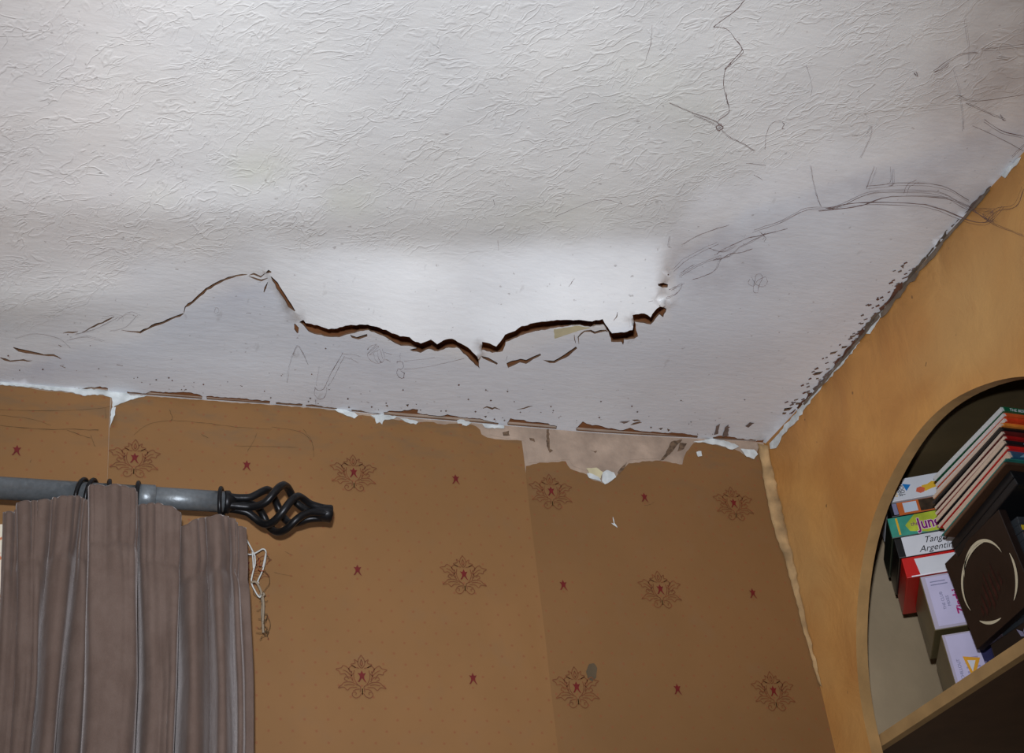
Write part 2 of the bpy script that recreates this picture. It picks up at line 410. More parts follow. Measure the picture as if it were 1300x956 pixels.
mc = bpy.data.materials.new('textured_white_ceiling_paper'); mc.use_nodes = True
g = G(mc); o_ = g.obj(); g.b.inputs['Roughness'].default_value = .62; g.b.inputs['Specular IOR Level'].default_value = .3
st = g.attr('stain_shade').outputs['Color']; tx = g.attr('relief').outputs['Fac']
warp = g.n('ShaderNodeVectorMath', operation='ADD')
nz = g.n('ShaderNodeTexNoise'); nz.inputs['Scale'].default_value = 14; nz.inputs['Detail'].default_value = 3; g.L.new(o_, nz.inputs['Vector'])
ws = g.n('ShaderNodeVectorMath', operation='SCALE'); g.L.new(nz.outputs['Color'], ws.inputs[0]); ws.inputs['Scale'].default_value = .035
g.L.new(o_, warp.inputs[0]); g.L.new(ws.outputs[0], warp.inputs[1])
wv = warp.outputs[0]
def ridges(vec, scale, ang, stretch, w, thr):
    v = g.mapping(g.mapping(vec, rot=(0, 0, -ang)), sc=(1, stretch, 1))
    n = g.noise(v, scale, 2, .5, .4)
    a = g.math('ABSOLUTE', g.math('SUBTRACT', n, .5))
    r = g.math('SUBTRACT', 1., g.smooth(a, 0, w))
    m = g.smooth(g.noise(v, scale * .5, 2), thr, thr + .16)
    return g.math('MULTIPLY', r, m)
r1 = ridges(wv, 34, -.95, 2.1, .055, .42); r2 = ridges(wv, 30, -.35, 2.2, .05, .47); r3 = ridges(wv, 60, -1.25, 1.9, .07, .50)
rr = g.math('MAXIMUM', g.math('MAXIMUM', r1, r2), g.math('MULTIPLY', r3, .7))
rr = g.math('MULTIPLY', rr, tx)
fine = g.noise(o_, 220, 4, .6); mid = g.noise(g.mapping(o_, sc=(1, 2.2, 1)), 45, 4, .6)
nrm = g.bump(rr, .42, .0011)
nrm = g.bump(fine, .25, .0006, nrm); nrm = g.bump(mid, .35, .0018, nrm)
g.L.new(nrm, g.b.inputs['Normal'])
sp = g.smooth(g.noise(o_, 130, 2, .5), .70, .76)
sp2 = g.smooth(g.noise(g.mapping(o_, loc=(3, 1, 0), sc=(1, .35, 1)), 60, 3, .6), .66, .74)
blot = g.noise(o_, 7, 5, .6)
base = g.mix(g.smooth(blot, .35, .7), (.80, .81, .82), (.86, .865, .86))
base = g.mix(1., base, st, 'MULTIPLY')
base = g.mix(g.math('MULTIPLY', sp, .45), base, (.25, .21, .19))
base = g.mix(g.math('MULTIPLY', g.math('MULTIPLY', sp2, g.math('SUBTRACT', 1., tx)), .22), base, (.3, .27, .26))
g.L.new(base, g.b.inputs['Base Color'])

ceiling = meshobj('ceiling', P3, f2, mc, smooth=True)
me = ceiling.data
ca = me.color_attributes.new('stain_shade', 'FLOAT_COLOR', 'POINT'); ca.data.foreach_set('color', np.array(stain_shade, dtype=np.float32).ravel())
ra = me.attributes.new('relief', 'FLOAT', 'POINT'); ra.data.foreach_set('value', np.array(tex, dtype=np.float32))
if len(me.polygons) and me.polygons[0].normal.z > 0: me.flip_normals()
def rims(name, loops, conv, d, m, parent):
    V = []; F = []
    for lp in loops:
        o = len(V); n = len(lp)
        for x, y in lp:
            P = Vector(map(float, conv(x, y))); V += [P, P + Vector(d)]
        for i in range(n):
            a = o + 2 * i; b = o + 2 * ((i + 1) % n); F.append((a, b, b + 1, a + 1))
    return meshobj(name, V, F, m, parent)
rims('torn_edge', holes, lambda x, y: on_ceiling(x, y, 0), (0, 0, .0022), mat('torn_plaster_edge', (112, 84, 62), .9, noise_amt=.2, scale=90), ceiling)
tag(ceiling, 'white textured papered ceiling, cracked and sagging above the curtain', None, kind='structure')
# rest of the ceiling, out of frame
i0 = [i for i, (x, y) in enumerate(v2) if x <= -699.5 and True]
pa = at(-700, wall_line(-700), 2, ZC); pb = at(-700, -420, 2, ZC); pc_ = at(bx, -420, 2, ZC)
R_ = [(XL, 0, ZC), (pa[0], 0, ZC), tuple(pb), tuple(pc_), (XR, pc_[1], ZC), (XR, YF, ZC), (XL, YF, ZC), (XR, -.9, ZC)]
m_plain = mat('plain_white_ceiling', (228, 228, 225), .7)
meshobj('ceiling_paper', R_, [(0, 6, 2, 1), (6, 5, 3, 2), (3, 5, 4), (3, 4, 7)], m_plain, ceiling)
# dark timber above the paper
ml = mat('brown_lath_timber', (138, 88, 50), .95, noise_amt=.18, scale=18, bump=.3, bscale=60)
bm = bmesh.new()
for i in range(22):
    y1 = .02 - i * .042; bm_box(bm, (-.7, y1 - .0415, ZC + .0075 if i > 1 else ZC + .003), (XR + .03, y1, ZC + .03))
bmobj('lath', bm, ml, ceiling)

# ------------------------------------------------------------------ back wall, wallpaper
mp_ = mat('bare_pinkish_plaster', (168, 148, 131), .9, noise_amt=.26, scale=28, bump=.5, bscale=110)
WX0, WX1, WZ0, WZ1 = -1.7, -.055, .95, 2.12       # window opening behind the curtain
bm = bmesh.new()
bm_box(bm, (WX1, 0, 0), (XR + .4, .12, 2.5)); bm_box(bm, (XL, 0, 0), (WX0, .12, 2.5))
bm_box(bm, (WX0, 0, 0), (WX1, .12, WZ0)); bm_box(bm, (WX0, 0, WZ1), (WX1, .12, 2.5))
wall_back = tag(bmobj('wall_back', bm, mp_), 'back wall under torn ochre wallpaper', None, kind='structure')

def paper_material(name, dx, dz, seed, tint=1.):
    m = bpy.data.materials.new(name); m.use_nodes = True; g = G(m); o = g.obj()
    g.b.inputs['Roughness'].default_value = .6; g.b.inputs['Specular IOR Level'].default_value = .3
    sx = g.n('ShaderNodeSeparateXYZ'); g.L.new(o, sx.inputs[0])
    c = .0267
    def lat(ox, oz):
        a = g.math('SUBTRACT', g.math('FRACT', g.math('ADD', g.math('DIVIDE', sx.outputs[0], c), ox)), .5)
        b = g.math('SUBTRACT', g.math('FRACT', g.math('ADD', g.math('DIVIDE', sx.outputs[2], c), oz)), .5)
        return g.math('SQRT', g.math('ADD', g.math('MULTIPLY', a, a), g.math('MULTIPLY', b, b)))
    d = g.math('MINIMUM', lat(dx, dz), lat(dx + .5, dz + .5))
    dot = g.math('SUBTRACT', 1., g.smooth(d, .035, .075))
    n1 = g.noise(g.mapping(o, loc=(seed, 0, 0)), 3.2, 5, .6); n2 = g.noise(g.mapping(o, loc=(seed, 0, 0)), 22, 4, .6)
    base = g.mix(g.smooth(n1, .3, .72), (.240 * tint, .122 * tint, .044 * tint), (.280 * tint, .140 * tint, .051 * tint))
    base = g.mix(g.math('MULTIPLY', g.smooth(n2, .5, .8), .35), base, (.22, .13, .065))
    # damp and dust along the top of the wall
    top = g.smooth(sx.outputs[2], 2.27, 2.41)
    base = g.mix(g.math('MULTIPLY', g.math('MULTIPLY', top, g.smooth(g.noise(g.mapping(o, sc=(1, 1, 3)), 14, 5, .65), .45, .68)), .45), base, (.13, .105, .07))
    base = g.mix(g.math('MULTIPLY', dot, .75), base, (.25, .085, .035))
    g.L.new(base, g.b.inputs['Base Color'])
    g.L.new(g.bump(g.noise(o, 6, 3), .25, .01, g.bump(g.noise(o, 240, 3), .12, .0006)), g.b.inputs['Normal'])
    return m
m_ink = mat('brown_printed_ink', (112, 62, 30), .6, noise_amt=.25, scale=120)
m_red = mat('red_printed_ink', (104, 14, 12), .6, noise_amt=.15, scale=120)
U = .1336; X0 = 0.; Z0 = 2.307
leafL = [
    [(0, 25.5), (3.4, 20), (4, 15), (1.5, 10.5), (0, 9.8)], [(0, 20), (1.5, 15.5), (0, 12)],
    [(4, 17), (8.2, 20), (7.4, 15.6), (12.4, 14), (8.6, 11), (3, 9.4)],
    [(7, 10), (11, 12.5), (15, 9), (14, 5)], [(12, 4), (16, 9.5), (21, 12.5), (24, 9.5), (30, 8), (26, 5), (25, 2), (20, 2.5), (17, -.5), (13, -2.5), (10, -7)],
    [(13, 1), (18, 5.5), (22, 7)], [(10, 3), (13.5, -1)], [(15, -3.5), (18.5, -1), (20.5, -4), (17, -6)],
    [(5.5, -11), (12, -7.5), (20, -7.5), (24, -11), (28, -14.5), (21.5, -13.5), (17.5, -17), (13.5, -13.8), (6, -13.5)], [(9, -11), (15, -10.2), (21, -11.4)],
    [(8.6, 7), (9.6, 1), (8.4, -5), (5, -10.5), (2, -13), (2.8, -19)], [(11.6, 6), (12.3, 1), (10.6, -4.5)],
    [(1.2, -20.5), (4, -24.5), (8.5, -26), (12, -23), (11, -19.5), (7.5, -19.6), (7.8, -22.4)], [(0, -22), (0, -15)], [(3, -15.5), (7, -16), (11, -18)]]
star = [(0, 7.4), (1.7, 3.6), (4.9, 4.4), (2.6, .4), (2.6, -2), (3.6, -4.6), (5.3, -7.4), (3.2, -6.2), (.6, -2.6), (0, -2.2), (-.8, -3), (-3, -6.4), (-5.2, -6.6), (-3.2, -4), (-2.4, -1), (-2.6, 1), (-4.9, 4.2), (-1.7, 3.6)]
def ribbon(pts, w, y, V, F, MI, mi):
    n = len(pts); o = len(V)
    for i, p in enumerate(pts):
        a = pts[max(i - 1, 0)]; b = pts[min(i + 1, n - 1)]; d = Vector((b[0] - a[0], b[1] - a[1])); d.normalize(); nn = Vector((-d[1], d[0])) * w / 2
        V.append((p[0] + nn[0], y, p[1] + nn[1])); V.append((p[0] - nn[0], y, p[1] - nn[1]))
    for i in range(n - 1): F.append((o + 2 * i, o + 2 * i + 1, o + 2 * i + 3, o + 2 * i + 2)); MI.append(mi)
def catmull(pts, k=4):
    P = [np.array(p, float) for p in pts]; P = [2 * P[0] - P[1]] + P + [2 * P[-1] - P[-2]]; out = []
    for i in range(1, len(P) - 2):
        for t in np.linspace(0, 1, k, endpoint=False):
            out.append(.5 * ((2 * P[i]) + (-P[i - 1] + P[i + 1]) * t + (2 * P[i - 1] - 5 * P[i] + 4 * P[i + 1] - P[i + 2]) * t * t + (-P[i - 1] + 3 * P[i] - 3 * P[i + 1] + P[i + 2]) * t ** 3))
    out.append(P[-2]); return [tuple(p) for p in out]
def strip(name, poly_px, m, motifs, y=-.0006, relief=None):
    """poly_px: torn outline of the paper in photo pixels, laid on the wall plane"""
    poly = [at(x, y_, 1, 0.) for x, y_ in poly_px]; p2 = [(q[0], q[2]) for q in poly]
    lo = np.min(p2, 0); hi = np.max(p2, 0); grid = []
    st_ = .022
    for gx in np.arange(lo[0] + .01, hi[0], st_):
        for gz in np.arange(hi[1] - .01, lo[1], -st_ if True else st_):
            grid.append((gx, gz))
    ga = np.array(grid); kk = pip(ga, p2); pa_ = np.array(p2)
    # keep away from the outline
    for q in pa_: kk &= np.hypot(ga[:, 0] - q[0], ga[:, 1] - q[1]) > .004
    v, f = cdt([p2], [], [tuple(q) for q in ga[kk]])
    rel = relief or (lambda x, z: 0.)
    V = [(a, y - rel(a, b), b) for a, b in v]; F = [tuple(q) for q in f]; MI = [0] * len(F)
    for (cx, cz, kind) in motifs:
        yy = y - rel(cx, cz) - .0012
        if kind == 'm':
            for st__ in leafL:
                for sgn in (1, -1):
                    pts = [(cx + sgn * a * .001, cz + b * .001 + .0005) for a, b in catmull(st__)]
                    pp_ = [q for q in pts]
                    if not all(pip(np.array(pp_), p2)): continue
                    ribbon(pp_, .00105, yy, V, F, MI, 1)
        s2 = [(cx + a * .001, cz + b * .001) for a, b in star]
        if not all(pip(np.array(s2), p2)): continue
        o = len(V); V += [(a, yy - .0002, b) for a, b in s2]; V.append((cx, yy - .0002, cz + .001))
        for i in range(len(s2)): F.append((o + i, o + (i + 1) % len(s2), o + len(s2))); MI.append(2)
    ob = meshobj(name, V, F, [m, m_ink, m_red], wall_back, MI)
    for p in ob.data.polygons: p.use_smooth = p.material_index == 0
    return ob
def lattice(i0, i1, j0, j1, ox=0, oz=0):
    return [(X0 + i * U + ox, Z0 - j * U + oz, 'm' if (i + j) % 2 else 's') for i in range(i0, i1) for j in range(j0, j1)]
wtop = lambda x: (x, wall_line(x) + 1.2)
def bl(x, y): return (x, y)
pB = [(141.5, 506), (142, 517), (150, 514.5), (160, 510), (172, 506.5), (186, 503.5)] + rough([wtop(200), wtop(260), wtop(300), wtop(345), (400, 519), (432, 522), (440, 529), (450, 532), (455, 528), (470, 529), (484, 538), (490, 532), (500, 533), (530, 537), (545, 536), (560, 539), (580, 539), (600, 540), (609, 546), (611, 552), (618, 556), (640, 559), (662, 560)], 5, .8, closed=False)
pB += [(664, 575), (666, 592), (669, 620), (676, 680), (684, 745), (692, 810), (698, 867), (709, 960), (722, 1100), (110, 1100)] + [(128, 860), (131, 750), (134, 650), (137, 590), (138.5, 550), (140, 528)]
pC = [(667.5, 592)] + rough([(667.5, 592), (685, 587.5), (700, 587), (718, 586), (723.5, 595), (745, 603), (749, 608), (769, 615), (779, 608), (791, 596), (798, 588.5), (820, 586), (836, 585), (850, 587), (866, 590), (868, 581), (871, 574), (880, 563), (892, 561), (915, 567), (935, 572), (950, 580), (960, 577), (964, 566), (970, 566)], 4, .7, closed=False)[1:]
pC += [(986, 625), (1004, 700), (1022, 785), (1041, 867), (1062, 960), (1095, 1100), (719, 1100), (705, 960), (694, 867), (688, 810), (680.5, 745), (673, 680), (666.5, 620)]
pA = rough([(-180, 478), (-60, 483), (0, 489), (30, 492), (60, 497), (90, 499), (105, 502), (122, 501), (140, 504)], 6, .8, closed=False) + [(139.5, 516), (138, 545), (136.8, 590), (133.8, 650), (130.5, 750), (127.5, 860), (109, 1100), (30, 1100), (-8, 660), (-150, 650)]
def crease(x, z):
    # soft vertical pucker in the middle strip
    r = .0035 * math.exp(-((x - (.575 + .10 * (2.30 - z))) / .006) ** 2) * (1 if z < 2.33 else 0)
    r += .002 * math.exp(-((x - .545) / .010) ** 2)
    return r + .0012 * max(0, noise.noise(Vector((x * 14, z * 9, 2.))))
motB = lattice(0, 6, 0, 6); motA = lattice(-1, 2, 0, 3); motC = lattice(4, 9, 0, 6, -.0032, -.0077)
mB = paper_material('ochre_printed_wallpaper', 0, 0, 0.); mC = paper_material('ochre_printed_wallpaper_overlap', .1, .2, 5., .86); mA = paper_material('ochre_printed_wallpaper_window_side', 0, 0, 2.)
strip('wallpaper', pB, mB, motB, -.0010, crease)
strip('wallpaper', pC, mC, motC, -.0007)
strip('wallpaper', pA, mA, motA, -.0007)
# dull pieces: white paint residue, plaster crumbs on the wall top
m_wp = mat('flaking_white_paint', (206, 212, 212), .8, noise_amt=.22, scale=70, bump=.6)
m_cr = mat('cream_old_paper', (205, 196, 160), .85, noise_amt=.12, scale=50)
m_gm = mat('grey_filler', (150, 140, 132), .9, noise_amt=.25, scale=60, bump=.6)
m_dk = mat('dark_crevice_dirt', (104, 84, 66), .95, noise_amt=.5, scale=200)
def patch(name, poly, m, y=-.0014, parent=None, jit=.7, th=.0008):
    q = rough(poly, 3, jit); P = [at(a, b, 1, y) for a, b in q]; p2 = [(v[0], v[2]) for v in P]
    v, f = cdt([p2], [], []); o = meshobj(name, [(a, y, b) for a, b in v], f, m, parent or wall_back)
    return solid(o, th, 1)
for ip_, poly in enumerate([[(0, 483), (30, 485), (60, 489), (95, 493), (128, 495), (160, 498), (166, 502), (152, 507), (144, 506), (130, 501), (105, 502.5), (90, 498), (60, 495), (30, 491), (0, 489)],
             [(142, 505), (158, 502), (186, 502.5), (172, 506), (160, 510), (150, 514), (143, 518)],
             [(142, 518), (147, 517), (146, 527), (142, 536), (139.5, 544), (140, 530)],
             [(424, 520), (432, 519), (450, 524), (454, 528), (450, 531.5), (438, 527)],
             [(470, 527), (485, 526), (504, 529), (500, 532), (488, 533), (485, 539), (482, 536), (478, 538), (476, 531)],
             [(507, 531), (520, 533), (531, 536), (528, 539), (515, 536)],
             [(580, 534), (588, 533), (598, 537), (592, 541), (582, 540)],
             [(612, 538), (640, 541), (640, 544), (616, 543)],
             [(745, 601), (752, 602), (760, 606), (763, 611), (756, 609), (748, 607)],
             [(765, 600), (770, 597), (779, 600), (782, 606), (774, 612), (768, 615), (764, 611)],
             [(880, 561), (905, 557), (925, 561), (938, 567), (930, 571), (915, 566), (895, 562)],
             [(940, 570), (957, 571), (962, 577), (957, 583), (948, 580)], [(884, 574), (890, 573), (891, 579), (886, 580)]]):
    patch('paint_flake', poly, m_wp, -.0014 - .0002 * (ip_ % 4))
patch_cream = 1
patch('paper_scrap', [(744, 595), (757, 594), (766, 600), (762, 608), (750, 603)], m_cr, -.0012)
for poly in [[(694, 545), (697, 545), (698, 570), (702, 572), (698, 575), (694, 566)], [(672, 556), (678, 557), (679, 561), (673, 559)], [(750, 572), (758, 572.5), (756, 575)],
             [(638, 549), (646, 547), (647, 553), (639, 553)], [(852, 561), (866, 558), (856, 570), (850, 577), (842, 584), (836, 586), (845, 576)], [(863, 562), (872, 563), (868, 570), (860, 573)],
             [(784, 600), (790, 592), (796, 587), (793, 594), (786, 602)]]:
    patch('grime', poly, m_dk, -.0006 if poly[0][1] < 565 else -.0011, th=.0004)
for poly in [[(621, 542), (700, 546), (760, 553), (800, 556), (852, 561), (850, 575), (838, 582), (800, 583), (790, 590), (778, 600), (765, 596), (748, 598), (728, 592), (722, 583), (670, 588), (666, 560), (640, 556), (622, 552)]]:
    patch('plaster', poly, mp_, -.0003, jit=.6, th=.0002)
patch('damp_stain', [(748, 843), (754, 842), (758, 848), (757, 860), (752, 865), (746, 861), (744, 852)], mat('dark_damp_stain', (86, 72, 52), .8, noise_amt=.2), -.0012, th=.0003, jit=.4)
# white scuff on the right strip
patch('scuff', [(778, 656), (780, 664), (784, 670), (781, 668), (776, 664), (779, 665)], m_wp, -.0012, th=.0003, jit=.4)
# peeling strip in the corner
m_cs = mat('torn_buff_corner_paper', (168, 137, 95), .85, noise_amt=.42, scale=34, bump=.4, bscale=70)
def corner_strip():
    pts = []
    for y in np.arange(563, 874, 6.):
        xl = np.interp(y, [563, 585, 620, 650, 680, 708, 735, 765, 800, 835, 872], [962, 966, 971, 977, 985, 996, 1003, 1011, 1020, 1030, 1040]); xr = np.interp(y, [563, 590, 625, 652, 682, 710, 738, 768, 803, 838, 872], [975, 981, 988, 994, 1001, 1008, 1013, 1019, 1027, 1036, 1044])
        pts.append((xl + random.uniform(-.9, .9), y, xr + random.uniform(-1.2, 1.2), y + 3))
    V = []; F = []; C = 5
    for k, (x0, y0, x1, y1) in enumerate(pts):
        a = at(x0, y0, 1, -.002); b = at(x1, y1, 0, XR - .001)
        mid = (a + b) / 2 + np.array([-.002, -.002, 0]) * (.15 + .6 * noise.noise(Vector((k * .2, 0, 3))))
        for t in np.linspace(0, 1, C): V.append((1 - t) ** 2 * a + 2 * t * (1 - t) * mid + t * t * b)
    for k in range(len(pts) - 1):
        for c in range(C - 1): F.append((k * C + c, k * C + c + 1, (k + 1) * C + c + 1, (k + 1) * C + c))
    return meshobj('trim_1', V, F, m_cs, smooth=True)
cs = tag(corner_strip(), 'peeling buff paper strip hanging down the corner of the walls', None, kind='structure'); solid(cs, .0012, 0)

# ------------------------------------------------------------------ window behind the curtain
m_wh = mat('white_painted_timber', (225, 222, 212), .5)
m_gl = mat('window_glass', (235, 240, 240), .03, trans=1.0, noise_amt=0)
wf = tag(empty('window_1', ((WX0 + WX1) / 2, .06, WZ0)), 'white framed window mostly hidden behind the curtain', None, kind='structure')
bm = bmesh.new(); w = WX1 - WX0; h = WZ1 - WZ0
for a, b in (((-w / 2, -.03, 0), (w / 2, .03, .05)), ((-w / 2, -.03, h - .05), (w / 2, .03, h)), ((-w / 2, -.03, .05), (-w / 2 + .05, .03, h - .05)), ((w / 2 - .05, -.03, .05), (w / 2, .03, h - .05)), ((-.03, -.03, .05), (.03, .03, h - .05))):
    bm_box(bm, a, b)
bmobj('window_frame', bm, m_wh, wf)
box('pane', (-w / 2 + .045, -.003, .045), (w / 2 - .045, .003, h - .045), m_gl, wf)

# ------------------------------------------------------------------ other walls, floor
m_wall = mat('ochre_wall', (180, 130, 80), .8)
tag(box('wall_left', (XL - .1, YF, 0), (XL, 0, 2.5), m_wall), kind='structure')
tag(box('wall_front', (XL - .1, YF - .1, 0), (XR + .5, YF, 2.5), m_wall), kind='structure')
tag(box('floor', (XL - .1, YF - .1, -.1), (XR + .5, .1, 0), mat('brown_carpet', (110, 85, 65), .95, bump=.5)), kind='structure')

# right wall: board with an arched opening
mr = bpy.data.materials.new('mottled_ochre_paint'); mr.use_nodes = True; g = G(mr); o_ = g.obj()
g.b.inputs['Roughness'].default_value = .55; g.b.inputs['Specular IOR Level'].default_value = .35
sx = g.n('ShaderNodeSeparateXYZ'); g.L.new(o_, sx.inputs[0])
n1 = g.noise(o_, 4.5, 5, .55, .4); n2 = g.noise(g.mapping(o_, loc=(2, 5, 1)), 13, 5, .6, .5); n3 = g.noise(g.mapping(o_, loc=(7, 1, 4)), 2.6, 3)
base = g.mix(g.smooth(n1, .36, .64), (.50, .228, .062), (.66, .33, .092))
base = g.mix(g.math('MULTIPLY', g.smooth(n3, .5, .7), .6), base, (.58, .36, .14))
base = g.mix(g.math('MULTIPLY', g.smooth(n2, .55, .75), .35), base, (.46, .19, .055))
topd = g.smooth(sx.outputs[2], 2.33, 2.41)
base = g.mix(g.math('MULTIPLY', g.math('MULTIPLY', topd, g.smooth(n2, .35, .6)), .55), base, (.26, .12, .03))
spk = g.smooth(g.noise(g.mapping(o_, sc=(1, 1, 1)), 60, 2), .73, .77)
base = g.mix(g.math('MULTIPLY', spk, .6), base, (.10, .06, .03))
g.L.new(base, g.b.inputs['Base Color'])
g.L.new(g.bump(n2, .5, .006, g.bump(g.noise(o_, 90, 4), .2, .001)), g.b.inputs['Normal'])
AY, AZ, AR = -.3627, 1.9418, .2857; BT = .016
arch = [(AY + AR * math.cos(a), AZ + AR * math.sin(a) + .001 * math.sin(9 * a)) for a in np.linspace(0, math.pi, 60)]
arch += [(AY - AR, .9), (AY + AR, .9)]
wall_r = [(0, 0), (0, 2.5), (YF, 2.5), (YF, 0)]
v, f = cdt([[(a, b) for a, b in wall_r]], [arch], [])
nV = len(v); V = [(XR, a, b) for a, b in v] + [(XR + BT, a, b) for a, b in v]
F = [q for q in f] + [tuple(i + nV for i in q[::-1]) for q in f]
from collections import Counter
ec = Counter(tuple(sorted((q[i], q[(i + 1) % 3]))) for q in f for i in range(3)); MI = [0] * len(F)
m_rim = mat('tan_painted_arch_edge', (176, 138, 88), .6, noise_amt=.22, scale=16, bump=.3)
for q in f:
    for i in range(3):
        a, b = q[i], q[(i + 1) % 3]
        if ec[tuple(sorted((a, b)))] == 1: F.append((a, b, b + nV, a + nV)); MI.append(1)
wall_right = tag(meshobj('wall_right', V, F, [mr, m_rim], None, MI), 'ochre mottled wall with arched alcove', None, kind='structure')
bm = bmesh.new(); bm.from_mesh(wall_right.data); bmesh.ops.recalc_face_normals(bm, faces=bm.faces[:]); bm.to_mesh(wall_right.data); bm.free()
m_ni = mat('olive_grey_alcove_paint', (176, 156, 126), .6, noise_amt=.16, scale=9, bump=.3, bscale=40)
m_nt = mat('shaded_olive_alcove_top', (88, 72, 42), .8, noise_amt=.2, scale=9, bump=.3, bscale=40)  # darker copy of the alcove paint, shade under the top painted in
NY0, NY1, NX, NZ = -.72, -.02, 1.29, 2.262
nx0 = XR + BT + .0005
box('alcove_back', (NX, NY0 - .02, 0.01), (NX + .02, NY1 + .02, NZ + .02), m_ni, wall_right)
box('alcove_side', (nx0, NY1, .01), (NX, NY1 + .018, NZ + .02), m_ni, wall_right)
box('alcove_side', (nx0, NY0 - .02, .01), (NX, NY0, NZ + .02), m_ni, wall_right)
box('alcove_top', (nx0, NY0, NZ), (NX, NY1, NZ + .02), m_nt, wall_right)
# white paint run from the ceiling on to the right wall and grime in the joint
def patch_r(name, poly, m, off=.0012, jit=.7, th=.0008, parent=None):
    q = rough(poly, 4, jit); P = [at(a, b, 0, XR - off) for a, b in q]; p2 = [(v[1], min(v[2], 2.43)) for v in P]
    v, f = cdt([p2], [], []); return solid(meshobj(name, [(XR - off, a, b) for a, b in v], f, m, parent or wall_right), th, 0)
random.seed(5)
topl = [(977, 563), (1005, 530), (1030, 502), (1060, 467), (1085, 438), (1111, 406), (1128, 386)]
lowl = [(1128, 390), (1112, 411), (1104, 424), (1096, 424), (1086, 442), (1062, 470), (1050, 484), (1032, 505), (1010, 536), (995, 551), (985, 569), (978, 570)]
patch_r('paint_flake', topl + lowl, m_wp, .0010, 1.2)
patch_r('paint_flake', [(1270, 222), (1290, 203), (1296, 199), (1290, 210), (1283, 216), (1276, 226)], m_wp, .001, .6)
m_gr = mat('dusty_joint_grime', (112, 98, 84), .95, noise_amt=.3, scale=60)
m_gb = mat('brown_joint_grime', (104, 68, 50), .95, noise_amt=.3, scale=60)
def sliver(x0, x1, w0, w1):
    xs = np.arange(x0, x1, 6); a = [(x, right_line(x) + .2) for x in xs]; b = [(x + .7, right_line(x) + random.uniform(w0, w1)) for x in xs[::-1]]
    return a + b
patch_r('grime', sliver(1118, 1200, 3, 9), m_gr, .0016, .8)
patch_r('grime', sliver(1196, 1262, 1.5, 5), m_gr, .0016, .6)
patch_r('grime', sliver(1020, 1120, 1, 3.5), m_gr, .0022, .6)
m_cd = mat('grey_brown_ceiling_grime', (120, 104, 96), .95, noise_amt=.3, scale=60)

def patch_c(name, poly, m, jit=.6):
    q = rough(poly, 3, jit); v, f = cdt([q], [], []); return meshobj(name, [on_ceiling(a, b, .0006) for a, b in v], f, m, ceiling)
def c_sliver(x0, x1, w0, w1, step=4.):
    xs = np.arange(x0, x1, step); a = [(x, right_line(x) + .3) for x in xs]; b = [(x - random.uniform(0, 3), right_line(x) - random.uniform(w0, w1)) for x in xs[::-1]]
    return a + b
random.seed(31)
for x0, x1, w0, w1, mm in [(1003, 1032, 1, 5, m_gb), (1034, 1072, .6, 3.5, m_cd), (1062, 1100, 1, 5, m_gb), (1086, 1128, 1.5, 6, m_gr), (1118, 1150, 2, 9, m_gb), (1140, 1178, 2, 8, m_gr), (1176, 1206, 1, 5, m_gr), (1210, 1262, .5, 3, m_cd)]:
    patch_c('grime', c_sliver(x0, x1, w0, w1), mm)
patch_c('paper_scrap', [(703, 418), (718, 416), (732, 413.5), (750, 416), (738, 419), (728, 422), (704, 430)], m_cr, .4)
for i in range(60):
    x = random.uniform(1004, 1165); o_f = abs(random.gauss(0, 9)) + 3; cx = x - o_f * .7; cy = right_line(x) - o_f * .6; L_ = random.uniform(1.5, 5.5); w_ = random.uniform(.5, 1.3)
    patch_c('grime', [(cx, cy - w_), (cx - L_, cy + L_ * .25), (cx - L_ * .8, cy + L_ * .3 + w_), (cx + 1, cy + w_ * .6)], random.choice([m_gb, m_gb, m_cd]), .2)
for poly in [[(906, 552), (909, 541), (914, 538), (912, 550)], [(917, 555), (920, 543), (925, 539), (925, 553)], [(946, 541), (952, 536), (958, 537), (950, 543)], [(786, 536), (800, 534), (792, 538)], [(1143, 338), (1149, 335), (1147, 341)]]:
    patch_c('grime', poly, m_cd, .8)
for i in range(90):
    cx = random.uniform(0, 960); cy = wall_line(cx) - 4 - abs(random.gauss(0, 22)); w_ = random.uniform(.5, 1.3)
    if any(pip(np.array([[cx, cy]]), h)[0] for h in holes): continue
    patch_c('grime', [(cx - w_, cy), (cx, cy - w_), (cx + w_ * 1.3, cy), (cx, cy + w_)], random.choice([m_gb, m_cd, m_cd]), 0)

# ------------------------------------------------------------------ cobwebs: dark dusty strands
m_web = mat('dark_dusty_cobweb', (112, 88, 84), .95, noise_amt=.2)
m_web2 = mat('grey_dusty_cobweb', (156, 148, 148), .95, noise_amt=.2)
m_web3 = mat('brown_dusty_cobweb', (92, 70, 44), .95, noise_amt=.2)
def strand(pts, surf, r, jit=.6, k=5, gap=.9):
    q = catmull(pts, k); out = []
    sd = random.random() * 50
    for i, (x, y) in enumerate(q):
        x += jit * noise.noise(Vector((i * .7, sd, 0))); y += jit * noise.noise(Vector((i * .7, sd, 9)))
        out.append(surf(x, y))
    rr = [.56 * r * (.4 + 1.0 * abs(noise.noise(Vector((i * .31, sd, 4))) * 1.6)) for i in range(len(out))]
    return out, rr
cs_ = lambda x, y: on_ceiling(x, y, .0008)
ws_ = lambda x, y: at(x, y, 1, -.0022)
def rs_(x, y): return at(x, y, 0, XR - .0018)
def either(x, y):
    if x > 972 and y > right_line(min(x, 1297)) - 1: return rs_(x, y)
    return cs_(x, y)
